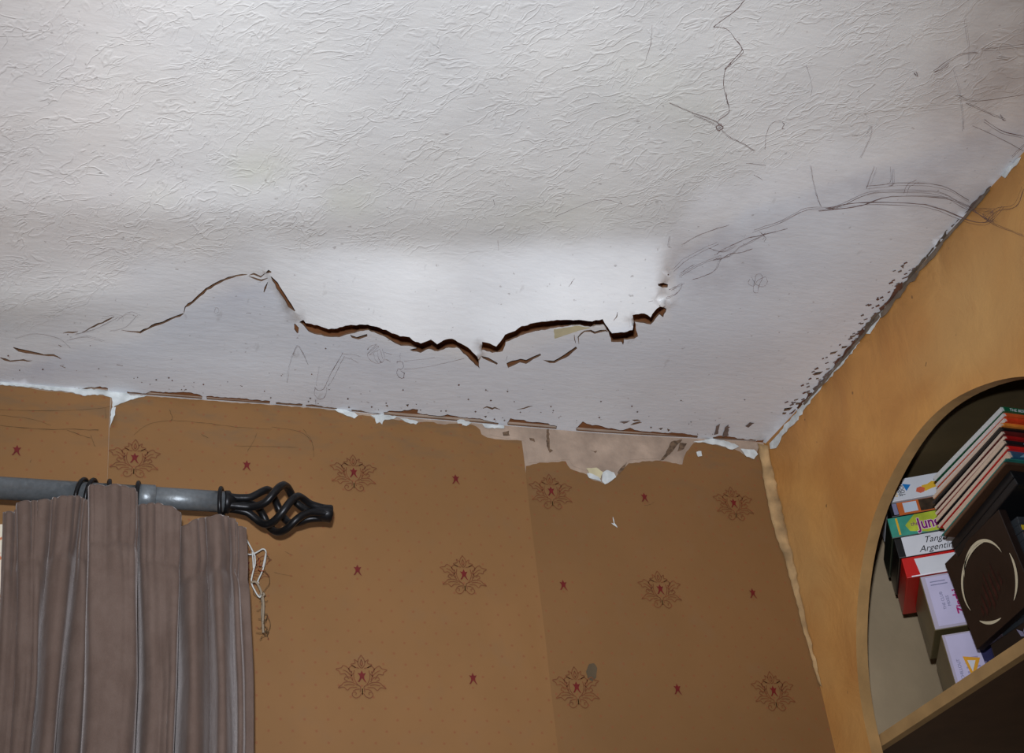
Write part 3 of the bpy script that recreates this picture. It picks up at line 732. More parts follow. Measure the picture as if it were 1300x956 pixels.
def web(label, paths, m, surf=cs_, r=.00045, group=None, dbl=0, n=1, jit=.8):
    S_ = []
    for p in paths:
        w = r
        if isinstance(p, tuple) and isinstance(p[1], float): p, w = p
        for d in range(n):
            o = (random.uniform(-dbl, dbl), random.uniform(-dbl, dbl)) if d else (0, 0)
            S_.append(strand([(a + o[0], b + o[1]) for a, b in p], surf, w * (1 if d == 0 else .7), jit))
    o = tubes('cobweb', S_, m, None, 4)
    return tag(o, label, 'cobweb', group)
random.seed(21)
web('dark zigzag cobweb strand trailing down the upper right of the ceiling, ending in a knot',
    [([(945, 0), (934, 13), (916, 26), (906, 34), (912, 34), (924, 38), (933, 49), (943, 63), (941, 69), (930, 80), (921, 88), (918.5, 103), (919.5, 115), (924, 130), (925, 143), (912, 153), (914, 162)]),
     ([(936, 52), (941.5, 63), (929, 78), (920, 88)]), ([(922, 118), (923.5, 132)]),
     ([(879, 143), (907, 153), (914, 161)]), ([(881, 146), (905, 156), (915, 165)]), ([(850, 131), (866, 138), (880, 144)], .00028),
     ([(914, 161), (925, 173), (943, 182), (958, 191)]), ([(912, 158), (918, 162), (912, 166), (909, 161), (916, 158)], .0007)], m_web, dbl=1.0, n=2)
web('short curled cobweb thread beside the knotted strand on the ceiling',
    [([(971, 190), (974, 166), (983, 155), (992, 153)], .0003), ([(993, 154), (995, 158), (993, 163), (996, 164)], .0006)], m_web)
web('faint upright cobweb hair high on the right of the ceiling', [([(1023, 82), (1028, 97), (1031, 112), (1029, 122)], .0003)], m_web2, n=2, dbl=1.5)
web('small hooked dark cobweb shred at the lower edge of the embossed paper', [([(947, 207), (957, 208), (972, 210)], .0004), ([(957, 222), (966, 227), (968, 229)], .0005)], m_web)
web('long sweeping cobweb bundle crossing from the ceiling on to the right wall',
    [([(957, 292), (992, 280), (1024, 264), (1060, 262), (1102, 244), (1140, 241), (1193, 244), (1229, 262), (1264, 265)], .0004),
     ([(1050, 265), (1088, 258), (1158, 258), (1194, 265), (1233, 280), (1257, 281), (1275, 262)], .0005),
     ([(1040, 268), (1090, 262), (1130, 250), (1200, 252), (1235, 268), (1262, 282)], .0004),
     ([(1100, 236), (1150, 232), (1196, 236), (1230, 254)], .0003), ([(1230, 262), (1260, 284), (1300, 300)], .0004), ([(1252, 282), (1266, 268), (1290, 262), (1300, 240)], .0004),
     ([(1148, 245), (1152, 234), (1164, 228)], .0003), ([(1110, 212), (1100, 240)], .00025), ([(1133, 215), (1133, 233), (1128, 236)], .0004), ([(1256, 282), (1250, 274), (1262, 270), (1256, 282)], .0006)], m_web, either, n=3, dbl=3.5)
web('dark cobweb stalk rising from the sweeping bundle', [([(1029, 210), (1031, 225), (1033, 234), (1037, 250), (1042, 262)], .0005)], m_web, n=2, dbl=1)
web('frayed grey cobweb drift running up from the torn end of the hanging sheet',
    [([(849, 368), (858, 364), (866, 359)], .0004), ([(845, 378), (856, 374), (864, 367), (866, 361)], .0004), ([(864, 347), (874, 340), (881, 336)], .0004),
     ([(880, 355), (895, 350), (908, 343), (915, 330), (928, 322), (939, 321), (955, 316)], .0004), ([(910, 323), (920, 316), (928, 312), (950, 302), (968, 298), (1000, 290)], .0004),
     ([(905, 330), (925, 325), (940, 313), (960, 303), (972, 296)], .0004), ([(900, 315), (918, 320), (935, 312)], .0003), ([(855, 345), (872, 330), (895, 318), (912, 310)], .0003),
     ([(862, 352), (890, 336), (916, 326)], .0003), ([(868, 310), (885, 300), (905, 292), (925, 286)], .00025), ([(966, 296), (972, 302), (970, 306)], .0004), ([(850, 300), (848, 312), (851, 314)], .0004)], m_web, n=2, dbl=3)
web('looped scribble of cobweb on the smooth ceiling right of the tear',
    [([(960, 349), (966, 348), (968, 353), (963, 364), (962, 371), (957, 371), (957, 362), (960, 349)], .00035), ([(952, 354), (950, 360), (957, 363), (962, 356), (972, 352), (974, 359), (968, 364), (960, 361), (954, 352)], .0003)], m_web)
web('tangled dusty cobweb shreds in the far right top of the ceiling',
    [([(1224, 25), (1229, 60), (1229, 85)], .0003), ([(1210, 88), (1217, 113), (1222, 152), (1222, 166)], .0003), ([(1226, 131), (1257, 145), (1275, 152)], .0004), ([(1250, 152), (1272, 166), (1300, 173)], .0005), ([(1205, 80), (1195, 88), (1186, 92)], .0004),
     ([(1160, 92), (1165, 96), (1163, 90)], .0005), ([(1270, 146), (1273, 152), (1276, 153)], .0006), ([(1245, 62), (1270, 60), (1300, 56)], .0003), ([(1265, 74), (1280, 76)], .0004), ([(1185, 90), (1215, 70), (1240, 66)], .0003),
     ([(1215, 120), (1240, 128), (1300, 120)], .0003), ([(1235, 160), (1262, 172), (1300, 192)], .0003), ([(1285, 200), (1300, 185)], .0004), ([(1100, 170), (1106, 160), (1104, 176), (1092, 200)], .00025)], m_web, n=2, dbl=3)
web('hook shaped cobweb line below the tear, hanging down near the curtain finial',
    [([(435, 448), (428, 460), (420, 474), (414, 488), (409, 495), (403, 495), (400, 492)], .0005), ([(437, 452), (430, 466), (423, 480), (417, 490)], .0003),
     ([(400, 492), (399, 500), (404, 506), (410, 506), (414, 500), (415, 492)], .0004), ([(400, 507), (401, 513)], .0004), ([(434, 449), (448, 450), (458, 453)], .00025), ([(435, 454), (446, 456), (455, 461)], .00022), ([(401, 490), (403, 478), (405, 465)], .0002)], m_web)
web('pale arched cobweb trace under the left end of the tear', [([(364, 485), (368, 460), (377, 440), (384, 448), (391, 463)], .00035), ([(372, 450), (378, 438), (388, 454)], .0003)], m_web2, n=2, dbl=1)
web('round scribbled cobweb knot just under the middle of the tear',
    [([(466, 444), (470, 440), (478, 437), (470, 445), (467, 449), (478, 440), (480, 441), (469, 451), (482, 443)], .00035), ([(466, 450), (470, 457), (478, 461), (486, 459), (488, 452), (485, 443)], .0003),
     ([(474, 448), (476, 456), (480, 460)], .0003), ([(479, 446), (480, 454), (483, 458)], .0003), ([(483, 444), (485, 452), (486, 456)], .0003), ([(466, 444), (468, 443)], .0005), ([(482, 459), (485, 460)], .0007)], m_web)
web('small dark cobweb curl with two long hairs running right below the tear',
    [([(504, 461), (505, 459), (511, 460), (512, 466), (509, 469), (505, 468), (504, 474), (507, 479), (512, 480), (513, 474), (509, 471)], .0006), ([(508, 448), (508, 458)], .00025),
     ([(513, 459), (530, 457), (552, 454)], .00025), ([(513, 469), (535, 467), (560, 462), (590, 455)], .00025), ([(488, 447), (497, 450)], .0003), ([(489, 456), (496, 459)], .0003)], m_web)
web('small dust smudge thread on the smooth ceiling patch left of the tear', [([(272, 390), (276, 391), (278, 395), (275, 398), (272, 396), (274, 391)], .0003)], m_web2)
web('feathery grey cobweb trails above the wall top at the far left of the ceiling',
    [([(130, 402), (153, 400), (157, 408)], .00025), ([(150, 405), (165, 396), (178, 400)], .00025), ([(96, 424), (120, 418), (150, 403)], .0003), ([(85, 432), (110, 428), (130, 434)], .0003), ([(140, 420), (160, 415), (175, 400)], .00022), ([(20, 430), (45, 424), (75, 430), (90, 442)], .0002)], m_web2, n=2, dbl=3)
for lb, p in [('tiny dark fleck of cobweb in the middle of the upper ceiling', [(626, 252), (628, 260)]), ('short dark cobweb hair above the hanging sheet', [(632, 305), (633, 318)]),
              ('arched pale cobweb hair above the hanging sheet', [(705, 275), (735, 262), (765, 253), (790, 259)]), ('thin upright cobweb hair at the top of the ceiling', [(828, 32), (826, 56), (820, 75)]),
              ('little dark smear of dust on the hanging sheet', [(722, 364), (726, 358), (729, 354)])]:
    web(lb, [(p, .0004)], m_web if 'pale' not in lb else m_web2)
web('dark threadlike cobweb lines across the far left wallpaper above the rod',
    [([(0, 520), (35, 521), (80, 521), (120, 519), (140, 516)], .00035), ([(0, 540), (30, 543), (60, 545), (95, 545), (125, 546)], .0006), ([(85, 546), (105, 553), (115, 556)], .0005), ([(0, 527), (40, 532), (65, 540)], .0003),
     ([(115, 552), (118, 560), (121, 567)], .0006), ([(134, 519), (134, 531)], .0004), ([(38, 587), (40, 583)], .0005)], m_web3, ws_)
web('sagging thin cobweb lines on the wallpaper above and right of the leftmost damask motif',
    [([(170, 552), (190, 538), (220, 534), (260, 537)], .0003), ([(260, 537), (300, 542), (345, 545)], .0003), ([(215, 520), (219, 530), (217, 534)], .0006),
     ([(314, 573), (322, 560), (326, 550)], .0005), ([(255, 551), (265, 556)], .0004), ([(297, 566), (350, 567), (378, 568)], .0003), ([(345, 542), (380, 548), (395, 560), (398, 572)], .0005),
     ([(385, 545), (396, 560), (398, 580)], .0004)], m_web3, ws_)
web('small dark scratch thread on the wallpaper by the topmost red figure of the right strip', [([(818, 642), (826, 640), (832, 636)], .0003)], m_web3, ws_)
web('upper of two fine cobweb hairs on the wallpaper right of the knotted string', [([(362, 700), (372, 705)], .0003)], m_web3, ws_)
web('lower of two fine cobweb hairs on the wallpaper right of the knotted string', [([(348, 727), (372, 732)], .0003)], m_web3, ws_)

# ------------------------------------------------------------------ curtain rod, finial, rings
m_gun = mat('brushed_gunmetal', (122, 128, 132), .42, metal=.5, noise_amt=.12, scale=200, bump=.15, bscale=300)
m_blk = mat('black_wrought_metal', (34, 34, 36), .38, metal=.6, noise_amt=.2, scale=60, bump=.25, bscale=90)
RY = -.08
r0 = at(0, 619.5, 1, RY); r1 = at(285, 637.2, 1, RY); ra_ = at(190, 631.5, 1, RY)
rd = (Vector(r1) - Vector(r0)).normalized()
rod = tag(empty('curtain_rod', Vector(r0)), 'gunmetal curtain rod with black twisted cage finial', 'curtain rod')
def rl_(v): return Vector(map(float, v)) - Vector(r0)
L1 = (Vector(ra_) - Vector(r0)).dot(rd); L2 = (Vector(r1) - Vector(r0)).dot(rd)
Z3 = Vector((0, 0, 0))
lathe('pole', [(-1.9, .0125), (L1 - .004, .0125)], Z3, rd, m_gun, rod)
lathe('sleeve', [(L1 - .013, .0125), (L1 - .012, .0142), (L1 + .005, .0142), (L1 + .006, .0125)], Z3, rd, m_gun, rod)
lathe('extension_pole', [(L1 - .01, .0122), (L2 - .001, .0122)], Z3, rd, m_gun, rod)
fin = lathe('finial', [(L2 - .001, .0125), (L2 + .001, .0132), (L2 + .005, .0132), (L2 + .007, .0105), (L2 + .012, .009)], Z3, rd, m_blk, rod)
f0 = rl_(at(287, 638, 1, RY)); f1 = rl_(at(421, 652.5, 1, RY)); fd = (f1 - f0); FLn = fd.length; fd.normalize()
fu = fd.orthogonal().normalized(); fu = (Vector((0, 0, 1)) - fd * fd.z).normalized(); fs = fd.cross(fu)
for kbar in range(4):
    pts = []; rr = []
    for i in range(61):
        t = i / 60
        rad = float(np.interp(t, [0, .10, .22, .32, .42, .5, .58, .68, .78, .9, 1], [.0072, .0070, .0088, .0170, .0262, .0280, .0255, .0170, .0085, .0058, .0056]))
        ang = kbar * math.pi / 2 + .9 - math.pi * 1.15 * float(np.interp(t, [0, .2, .35, .65, .8, 1], [0, .03, .18, .82, .97, 1]))
        # soften the profile
        pts.append(f0 + fd * (t * FLn) + (fu * math.cos(ang) + fs * math.sin(ang)) * rad); rr.append(float(np.interp(t, [0, .2, .5, .8, 1], [.0046, .0046, .0046, .0046, .0046])))
    # smooth
    for _ in range(3): pts = [pts[0]] + [(pts[i - 1] + pts[i] * 2 + pts[i + 1]) / 4 for i in range(1, 60)] + [pts[60]]
    v, f = tube_data(pts, rr, 8); meshobj('twisted_bar', v, f, m_blk, fin, smooth=True)
lathe('end_cap', [(FLn * .80, .0068), (FLn * .88, .0085), (FLn * .94, .0102), (FLn * .985, .0106), (FLn * 1.0, .0095)], f0, f0 + fd, m_blk, fin)

def ring(xp, yp, tilt, label, turn=0., R_=.0195):
    P = at(xp, yp, 1, RY); t_ = (Vector(P) - Vector(r0)).dot(rd); c = Vector(r0) + rd * t_ - Vector((0, 0, .0045))
    e = empty('curtain_ring', c, label, 'curtain ring', 'black curtain rings')
    pts = [];
    for k in range(36):
        a = 2 * math.pi * k / 36
        pts.append(Vector((math.sin(turn) * R_ * math.cos(a), math.cos(turn) * R_ * math.cos(a), R_ * math.sin(a))) + Vector((1, 0, 0)) * tilt * math.sin(a) * R_)
    v, f = tube_data(pts, .0025, 8, closed=True); meshobj('hoop', v, f, m_blk, e, smooth=True)
    pts = [Vector((0, math.cos(turn) * -.001, -R_ - .0035)) + Vector((0, .0045 * math.cos(a), .0045 * math.sin(a))) - Vector((tilt * R_, 0, 0)) for a in np.linspace(0, 2 * math.pi, 14, endpoint=False)]
    v, f = tube_data(pts, .0012, 6, closed=True); meshobj('eyelet', v, f, m_blk, e, smooth=True)
    return e
ring(104, 627, .22, 'black curtain ring furthest left of the visible ones', .30)
ring(116, 627, .20, 'black curtain ring second from the left, nearly touching its neighbour', .28)
ring(137, 628, .02, 'black curtain ring mostly hidden behind the tall front pleat')
ring(175, 631, .03, 'black curtain ring beside the sleeve of the rod', .14)
ring(281, 637, .02, 'black curtain ring at the rod end next to the finial', .24)

# ------------------------------------------------------------------ velvet curtain
mv = bpy.data.materials.new('taupe_velvet'); mv.use_nodes = True; g = G(mv); o_ = g.obj()
g.b.inputs['Roughness'].default_value = .95; g.b.inputs['Specular IOR Level'].default_value = .1
g.b.inputs['Sheen Weight'].default_value = .42; g.b.inputs['Sheen Roughness'].default_value = .35; g.b.inputs['Sheen Tint'].default_value = (.75, .68, .66, 1)
a = g.noise(g.mapping(o_, sc=(1, 1, .8)), 40, 4, .6); b_ = g.noise(o_, 900, 2)
base = g.mix(g.smooth(a, .35, .7), (.116, .079, .063), (.146, .104, .085)); base = g.mix(g.math('MULTIPLY', b_, .35), base, (.22, .16, .135))
g.L.new(base, g.b.inputs['Base Color']); g.L.new(g.bump(b_, .3, .0008, g.bump(a, .25, .003)), g.b.inputs['Normal'])
CT = [(6, 651, -3, .104, .10), (10, 650, 3, .112, .108), (19, 649, 12, .106, .104), (22, 641, 20, .104, .102), (26, 638, 27, .114, .108), (40, 636, 36, .108, .106), (44, 637, 40, .106, .104), (50, 635, 44, .112, .105), (62, 635, 45, .108, .085),
      (67, 633, 46, .104, .075), (74, 632, 52, .112, .100), (86, 630, 62, .116, .120), (94, 630, 73, .112, .116), (101, 631, 76, .108, .085), (104, 633, 77, .104, .070), (108, 634, 86, .106, .098), (111, 636, 100, .110, .108),
      (115, 634, 108, .108, .095), (118, 626, 113, .107, .075), (114, 618, 110, .122, .118), (118, 616, 116, .130, .136), (130, 617, 130, .128, .140), (146, 616, 146, .134, .141), (158, 618, 158, .128, .140), (169, 621, 169, .130, .134),
      (172, 627, 172, .122, .116), (168, 638, 172, .106, .074), (174, 641, 178, .105, .068), (179, 641, 184, .112, .096), (190, 640, 194, .116, .108), (202, 640, 204, .112, .106), (214, 643, 214, .114, .112), (226, 649, 221, .112, .106),
      (228, 660, 222, .104, .090), (222, 672, 219, .094, .068), (224, 673, 226, .090, .066), (230, 671, 233, .098, .092), (242, 663, 244, .104, .104), (252, 659, 256, .100, .100), (262, 657, 268, .098, .090), (272, 655, 281, .106, .108),
      (284, 655, 291, .100, .100), (290, 657, 297, .096, .090), (298, 660, 304, .104, .104), (301, 668, 309, .098, .096), (312, 670, 322, .096, .096)]
ctop = []; cbot = []
for x, y, xb, d, db in CT:
    if xb >= 219: db = max(.055, .096 + (db - .096) * 2.0)
    ctop.append(at(x, y, 1, -d)); cbot.append(at(xb, 867, 1, -db))
KN = 7
ctop = np.array(catmull(ctop, KN)); cbot = np.array(catmull(cbot, KN)); NCc = len(ctop)
V = []; rows = 90; F = []
zmin = 1.15
for r in range(rows):
    for i in range(NCc):
        zt = ctop[i][2]; s = (r / (rows - 1)) ** 1.35; z = zt + (zmin - zt) * s
        tt = (z - zt) / (cbot[i][2] - zt)
        e = tt if tt < 1 else 1 + (tt - 1) * .12
        e = e ** .9 if e > 0 else 0
        p = ctop[i] + (cbot[i] - ctop[i]) * e; p[2] = z
        dd = zt - z
        head = math.exp(-((dd - .062) / .010) ** 2)
        ph = i / KN
        gath = math.sin(ph * 6.1 + .8 * math.sin(ph * 1.3)) * .0013 * (1 if dd < .06 else math.exp(-(dd - .06) / .02))
        p[1] += .0075 * head - gath - .003 * noise.noise(Vector((ph * .5, z * 9, 1))) * min(1, dd / .1)
        p[1] -= .0012 * noise.noise(Vector((ph * 1.9, z * 22, 6)))
        p[0] += .002 * noise.noise(Vector((ph * .4, z * 8, 3))) * min(1, dd / .05)
        p[2] += .0012 * noise.noise(Vector((ph * 1.1, 0, 6))) * (1 - min(1, dd / .02))
        V.append(p)
for r in range(rows - 1):
    for i in range(NCc - 1): F.append((r * NCc + i, (r + 1) * NCc + i, (r + 1) * NCc + i + 1, r * NCc + i + 1))
cur = meshobj('curtain', V, F, mv, smooth=True); solid(cur, .002, 1)
tag(cur, 'taupe velvet curtain with gathered heading hanging from the gunmetal rod', 'curtain')
# cream patterned blind seen at the left edge
mb = bpy.data.materials.new('cream_patterned_blind'); mb.use_nodes = True; g = G(mb); o_ = g.obj()
pt = g.smooth(g.noise(o_, 55, 2, .5, 1.), .56, .6); base = g.mix(pt, (.82, .74, .60), (.62, .22, .10)); g.L.new(base, g.b.inputs['Base Color'])
bl_ = box('blind', (-1.0, -.052, 1.2), (.012, -.047, 2.185), mb)
tag(bl_, 'pale cream blind with red pattern glimpsed at the left of the curtain', 'blind')

# knotted white string with dust
m_st = mat('white_twine', (205, 205, 200), .8); m_du = mat('dusty_grey_twine', (150, 135, 115), .95)
sy = lambda d: (lambda x, y: at(x, y, 1, -d))
def spx(pts): return [(300 + a / 6.37, 670 + b / 6.37) for a, b in pts]
strg = empty('knotted_string', at(332, 700, 1, -.02), 'knotted white string with dusty fluff hanging beside the curtain edge', 'string')
org = np.array(strg.location)
def sadd(name, paths, m, r, d=.02, jit=.3):
    S_ = []
    for p in paths:
        a, rr = strand(p, sy(d + random.uniform(-.003, .003)), r, jit, 6); S_.append(([q - org for q in a], [r] * len(a)))
    return tubes(name, S_, m, strg, 6)
sadd('cord', [spx(p) for p in [[(60, 70), (85, 100), (130, 185), (150, 230), (150, 300), (130, 380), (122, 440), (150, 510), (185, 560), (205, 545)], [(85, 215), (130, 215), (180, 190), (215, 172), (238, 190), (235, 260), (210, 350), (175, 430), (182, 450)], [(130, 190), (140, 330)], [(240, 200), (215, 320)]]], m_st, .0009)
sadd('knot', [spx(p) for p in [[(190, 540), (215, 530), (225, 545), (200, 555), (190, 540), (212, 548)], [(205, 550), (212, 620), (208, 700), (215, 790), (218, 850)], [(215, 560), (220, 650), (213, 760)], [(120, 440), (160, 440), (195, 500), (205, 540)]]], m_du, .0014)
S2 = []
for k in range(26):
    y = random.uniform(540, 880); x = 212 + random.uniform(-10, 10); a = random.uniform(-1, 1)
    S2.append(spx([(x, y), (x + a * 25 + 10, y + random.uniform(-25, 25)), (x + a * 50 + 10, y + random.uniform(-45, 45))]))
S2 += [spx(p) for p in [[(225, 340), (262, 390), (268, 440), (240, 490), (210, 530)], [(240, 210), (265, 245), (262, 270)], [(245, 700), (275, 780), (250, 850), (200, 885)], [(160, 850), (215, 850), (250, 830)], [(150, 480), (140, 530), (190, 570)]]]
sadd('dust_fluff', S2, m_web3, .00028, jit=1.)
sadd('red_thread', [spx(p) for p in [[(85, 270), (95, 340), (80, 380)], [(190, 250), (185, 300), (205, 310)], [(175, 330), (200, 350), (225, 345)]]], mat('red_brown_thread', (150, 80, 45), .9), .0006)

# ------------------------------------------------------------------ alcove shelf
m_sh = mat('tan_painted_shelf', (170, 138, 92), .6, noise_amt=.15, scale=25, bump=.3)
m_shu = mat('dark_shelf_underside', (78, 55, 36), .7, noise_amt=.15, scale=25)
SZ = 1.951
shelf = empty('alcove_shelf', (nx0 + .001, -.37, SZ - .014), 'tan shelf board across the arched alcove under the boxes', 'shelf')
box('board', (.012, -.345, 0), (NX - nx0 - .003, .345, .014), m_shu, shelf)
box('front_edge', (0, -.345, 0), (.012, .345, .014), m_sh, shelf)

# ------------------------------------------------------------------ the boxes on the shelf
def imat(n, c, r=.35, **k): return mat(n, c, r, noise_amt=k.pop('noise_amt', .05), **k)
def text(parent, s, loc, size, m, rot, shear=0, name='lettering', sx=1., off=0.):
    cu = bpy.data.curves.new('t', 'FONT'); cu.body = s; cu.size = size; cu.shear = shear; cu.extrude = .0001; cu.offset = off; cu.align_x = 'LEFT'
    to = bpy.data.objects.new('t', cu); COL.objects.link(to); bpy.context.view_layer.update()
    me_ = bpy.data.meshes.new_from_object(to.evaluated_get(bpy.context.evaluated_depsgraph_get())); bpy.data.objects.remove(to)
    me_.materials.clear(); me_.materials.append(m); o = bpy.data.objects.new(name, me_); link(o, parent)
    o.matrix_basis = Matrix.Translation(loc) @ rot.to_4x4() @ Matrix.Diagonal((sx, 1, 1, 1)); return o
AA = math.radians(29); uu = np.array([math.cos(AA), -math.sin(AA), 0]); wv_ = np.array([math.sin(AA), math.cos(AA), 0])
SP = at(1132, 684, 0, 1.035)
def on_spine(x, y, off=0.):
    """photo ray against the upright plane the spines share; returns (s along spine, z)"""
    d = ray(x, y); q = SP + wv_ * off; t = ((q - CAM) @ wv_) / (d @ wv_); P = CAM + d * t; return float((P - SP) @ uu), float(P[2])
ROTS = Matrix.Rotation(-AA, 3, 'Z')
SR = ROTS @ Matrix(((1, 0, 0), (0, 0, -1), (0, 1, 0)))      # lettering on a spine: x along spine, y up
FS_ = Matrix(((1, 0, 0), (0, 0, -1), (0, 1, 0)))
def flat(parent, name, pts, y, m):
    """thin printed shape on a spine, local x,z"""
    V = [(a, y, b) for a, b in pts]; return meshobj(name, V, [tuple(range(len(V)))], m, parent)
def tape(name, label, cat, s0, z0, z1, length, depth, body, face, face_rect=None, off=0., face2=None, group='boxed tapes stacked in the alcove'):
    o = Vector(SP) + Vector(uu) * s0 + Vector(wv_) * off; o.z = z0
    e = empty(name, o, label, cat, group, (0, 0, -AA)); h = z1 - z0
    b = box('case', (0, .0006, 0), (length, depth, h), body, e, .0012)
    if face_rect is None: face_rect = (.001, .001, length - .001, h - .001)
    a, c, d, f = face_rect
    box('spine_label', (a, 0, c), (d, .0012, f), face, e)
    return e
g0 = .0004
zt = {}
for k_, (x, y) in dict(w1t=(1132, 611), w1b=(1126, 638), orb=(1135, 657), jub=(1132, 684), tab=(1148, 707), reb=(1156, 733), l1b=(1185.5, 794), l2t=(1195.5, 802), l2b=(1213, 864)).items():
    zt[k_] = on_spine(x, y)
print('stack', {k: (round(a, 3), round(b, 3)) for k, (a, b) in zt.items()})
zs = [SZ + .0003, on_spine(1192, 800)[1], on_spine(1160, 733)[1], on_spine(1148, 708)[1], on_spine(1133, 684)[1], on_spine(1126.5, 658)[1], on_spine(1127, 640)[1], on_spine(1133, 611)[1]]
print('zs', [round(z, 4) for z in zs])
m_w = imat('glossy_white_card', (214, 216, 222), .25); m_bk = imat('black_plastic_case', (20, 21, 23), .3); m_rd = imat('red_card', (196, 24, 20), .35)
m_or = imat('orange_card', (196, 100, 44), .4); m_lb = imat('pale_blue_card', (196, 208, 222), .4); m_pic = imat('dark_photo_print', (62, 48, 34), .4, noise_amt=.6, scale=120)
m_tl = imat('teal_green_card', (62, 150, 130), .35, noise_amt=.3, scale=40); m_yg = imat('yellow_green_print', (176, 190, 60), .35, noise_amt=.25, scale=60)
m_pu = imat('purple_ink', (120, 20, 110), .4); m_pk = imat('pink_outline_ink', (238, 200, 225), .4); m_ik = imat('black_ink', (18, 18, 20), .5); m_ye = imat('yellow_print', (222, 176, 50), .4)
m_bl = imat('blue_print', (30, 120, 190), .4); m_og = imat('orange_red_print', (210, 100, 70), .4)
m_cl = imat('clear_plastic_case', (186, 178, 196), .15, coat=.6); m_li = imat('lilac_inlay_card', (198, 192, 222), .35, noise_amt=.06); m_mg = imat('magenta_ink', (172, 28, 110), .4); m_gy = imat('grey_ink', (130, 130, 160), .5)
m_ol = imat('olive_brown_case', (110, 98, 66), .35, noise_amt=.2); m_lv = imat('lavender_stripe_ink', (158, 150, 190), .4); m_nv = imat('navy_label', (38, 36, 78), .4); m_gd = imat('gold_ink', (224, 160, 40), .4); m_pg = imat('page_edge', (210, 186, 164), .8, noise_amt=.12, scale=300)
E_ = .15
def S_at(x, y): return on_spine(x, y)[0]
# 1 top white tape
s0 = S_at(1125, 636)
t1 = tape('video_box', 'glossy white box with blue triangle and yellow figure on its spine, top of the stack', 'video box', s0, zs[6] + g0, zs[7], .086 - s0, .12, m_w, m_w, off=-.004)
h1 = zs[7] - zs[6]
flat(t1, 'triangle', [(.024, h1 * .72), (.034, h1 * .62), (.027, h1 * .36)], -.0004, m_bl)
ROT90 = Matrix(((0, -1, 0), (0, 0, -1), (1, 0, 0)))          # lettering reading up the spine
text(t1, 'VA', (.0095, -.0003, h1 * .35), .008, m_ik, ROT90, 0, sx=.9)
for i_, w_ in enumerate(['comic', 'video', 'TOONS']):
    text(t1, w_, (.0150 + i_ * .0048, -.0006, h1 * .16), .0068, m_ye if i_ == 0 else m_ik, ROT90, 0, sx=.9)
flat(t1, 'yellow_shape', [(.044, h1 * .30), (.050, h1 * .22), (.058, h1 * .30), (.066, h1 * .34), (.067, h1 * .56), (.060, h1 * .62), (.054, h1 * .52), (.047, h1 * .5)], -.0004, m_ye)
flat(t1, 'orange_shape', [(.038, h1 * .26), (.043, h1 * .16), (.048, h1 * .2), (.050, h1 * .36), (.045, h1 * .46), (.040, h1 * .42)], -.0005, m_og)
# 2 orange
t2 = tape('video_box', 'orange spined box with small dark picture, under the glossy white one', 'video box', S_at(1128, 642), zs[5] + g0, zs[6], .086, .115, m_bk, m_or, (.010, .0005, .085, zs[6] - zs[5] - .001))
h2 = zs[6] - zs[5]
flat(t2, 'white_panel', [(.017, h2 * .16), (.034, h2 * .16), (.034, h2 * .86), (.017, h2 * .86)], -.0004, m_lb)
flat(t2, 'picture', [(.037, h2 * .1), (.075, h2 * .1), (.075, h2 * .92), (.037, h2 * .92)], -.0004, m_pic)
flat(t2, 'white_panel', [(.004, h2 * .1), (.0095, h2 * .1), (.0095, h2 * .9), (.004, h2 * .9)], -.0004, m_gy)
# 3 the Jungle
sj = S_at(1129, 672); hj = zs[5] - zs[4]
t3 = tape('video_box', 'green and yellow box lettered the Jung in purple', 'video box', sj, zs[4] + g0, zs[5], .086, .125, imat('dark_green_card', (36, 48, 36), .4), m_tl)
flat(t3, 'yellow_print', [(.020, hj * .5), (.034, hj * .95), (.084, hj * .97), (.084, hj * .04), (.045, hj * .04), (.024, hj * .2)], -.0003, m_yg)
flat(t3, 'yellow_print', [(.010, hj * .1), (.0125, hj * .1), (.0125, hj * .9), (.010, hj * .9)], -.0003, m_ye)
text(t3, 'the', (.0265, -.0006, hj * .42), .0075, m_pu, FS_, .1)
text(t3, 'Jung', (.0345, -.0005, hj * .22), .0205, m_pk, FS_, 0, off=.0011, sx=.80)
text(t3, 'Jung', (.0345, -.0008, hj * .22), .0205, m_pu, FS_, 0, off=.0004, sx=.80)
# 4 Tango Argentino
st4 = S_at(1135, 686); h4 = zs[4] - zs[3]
t4 = tape('video_box', 'black case with white label lettered Tango Argentino', 'video box', st4, zs[3] + g0, zs[4], .086, .118, m_bk, m_w, (.009, .0004, .085, h4 - .001))
text(t4, 'Tango', (.034, -.0003, h4 * .53), .0115, m_ik, FS_, .45); text(t4, 'Argentino', (.026, -.0003, h4 * .12), .0115, m_ik, FS_, .45)
# 5 red
s5 = S_at(1146, 715); h5 = zs[3] - zs[2]
t5 = tape('video_box', 'red box partly covered by a white label, below Tango Argentino', 'video box', s5, zs[2] + g0, zs[3], .072, .12, m_rd, m_rd)
flat(t5, 'white_label', [(.017, -.0002 + h5 * .04), (.070, h5 * .04), (.070, h5 * .84), (.0145, h5 * .84)], -.0005, m_w)
box('edge_highlight', (.006, -.0015, -.0002), (.070, -.0003, .0012), imat('clear_edge_highlight', (240, 236, 244), .15), t5)  # pale strip paints the highlight along the clear plastic edge
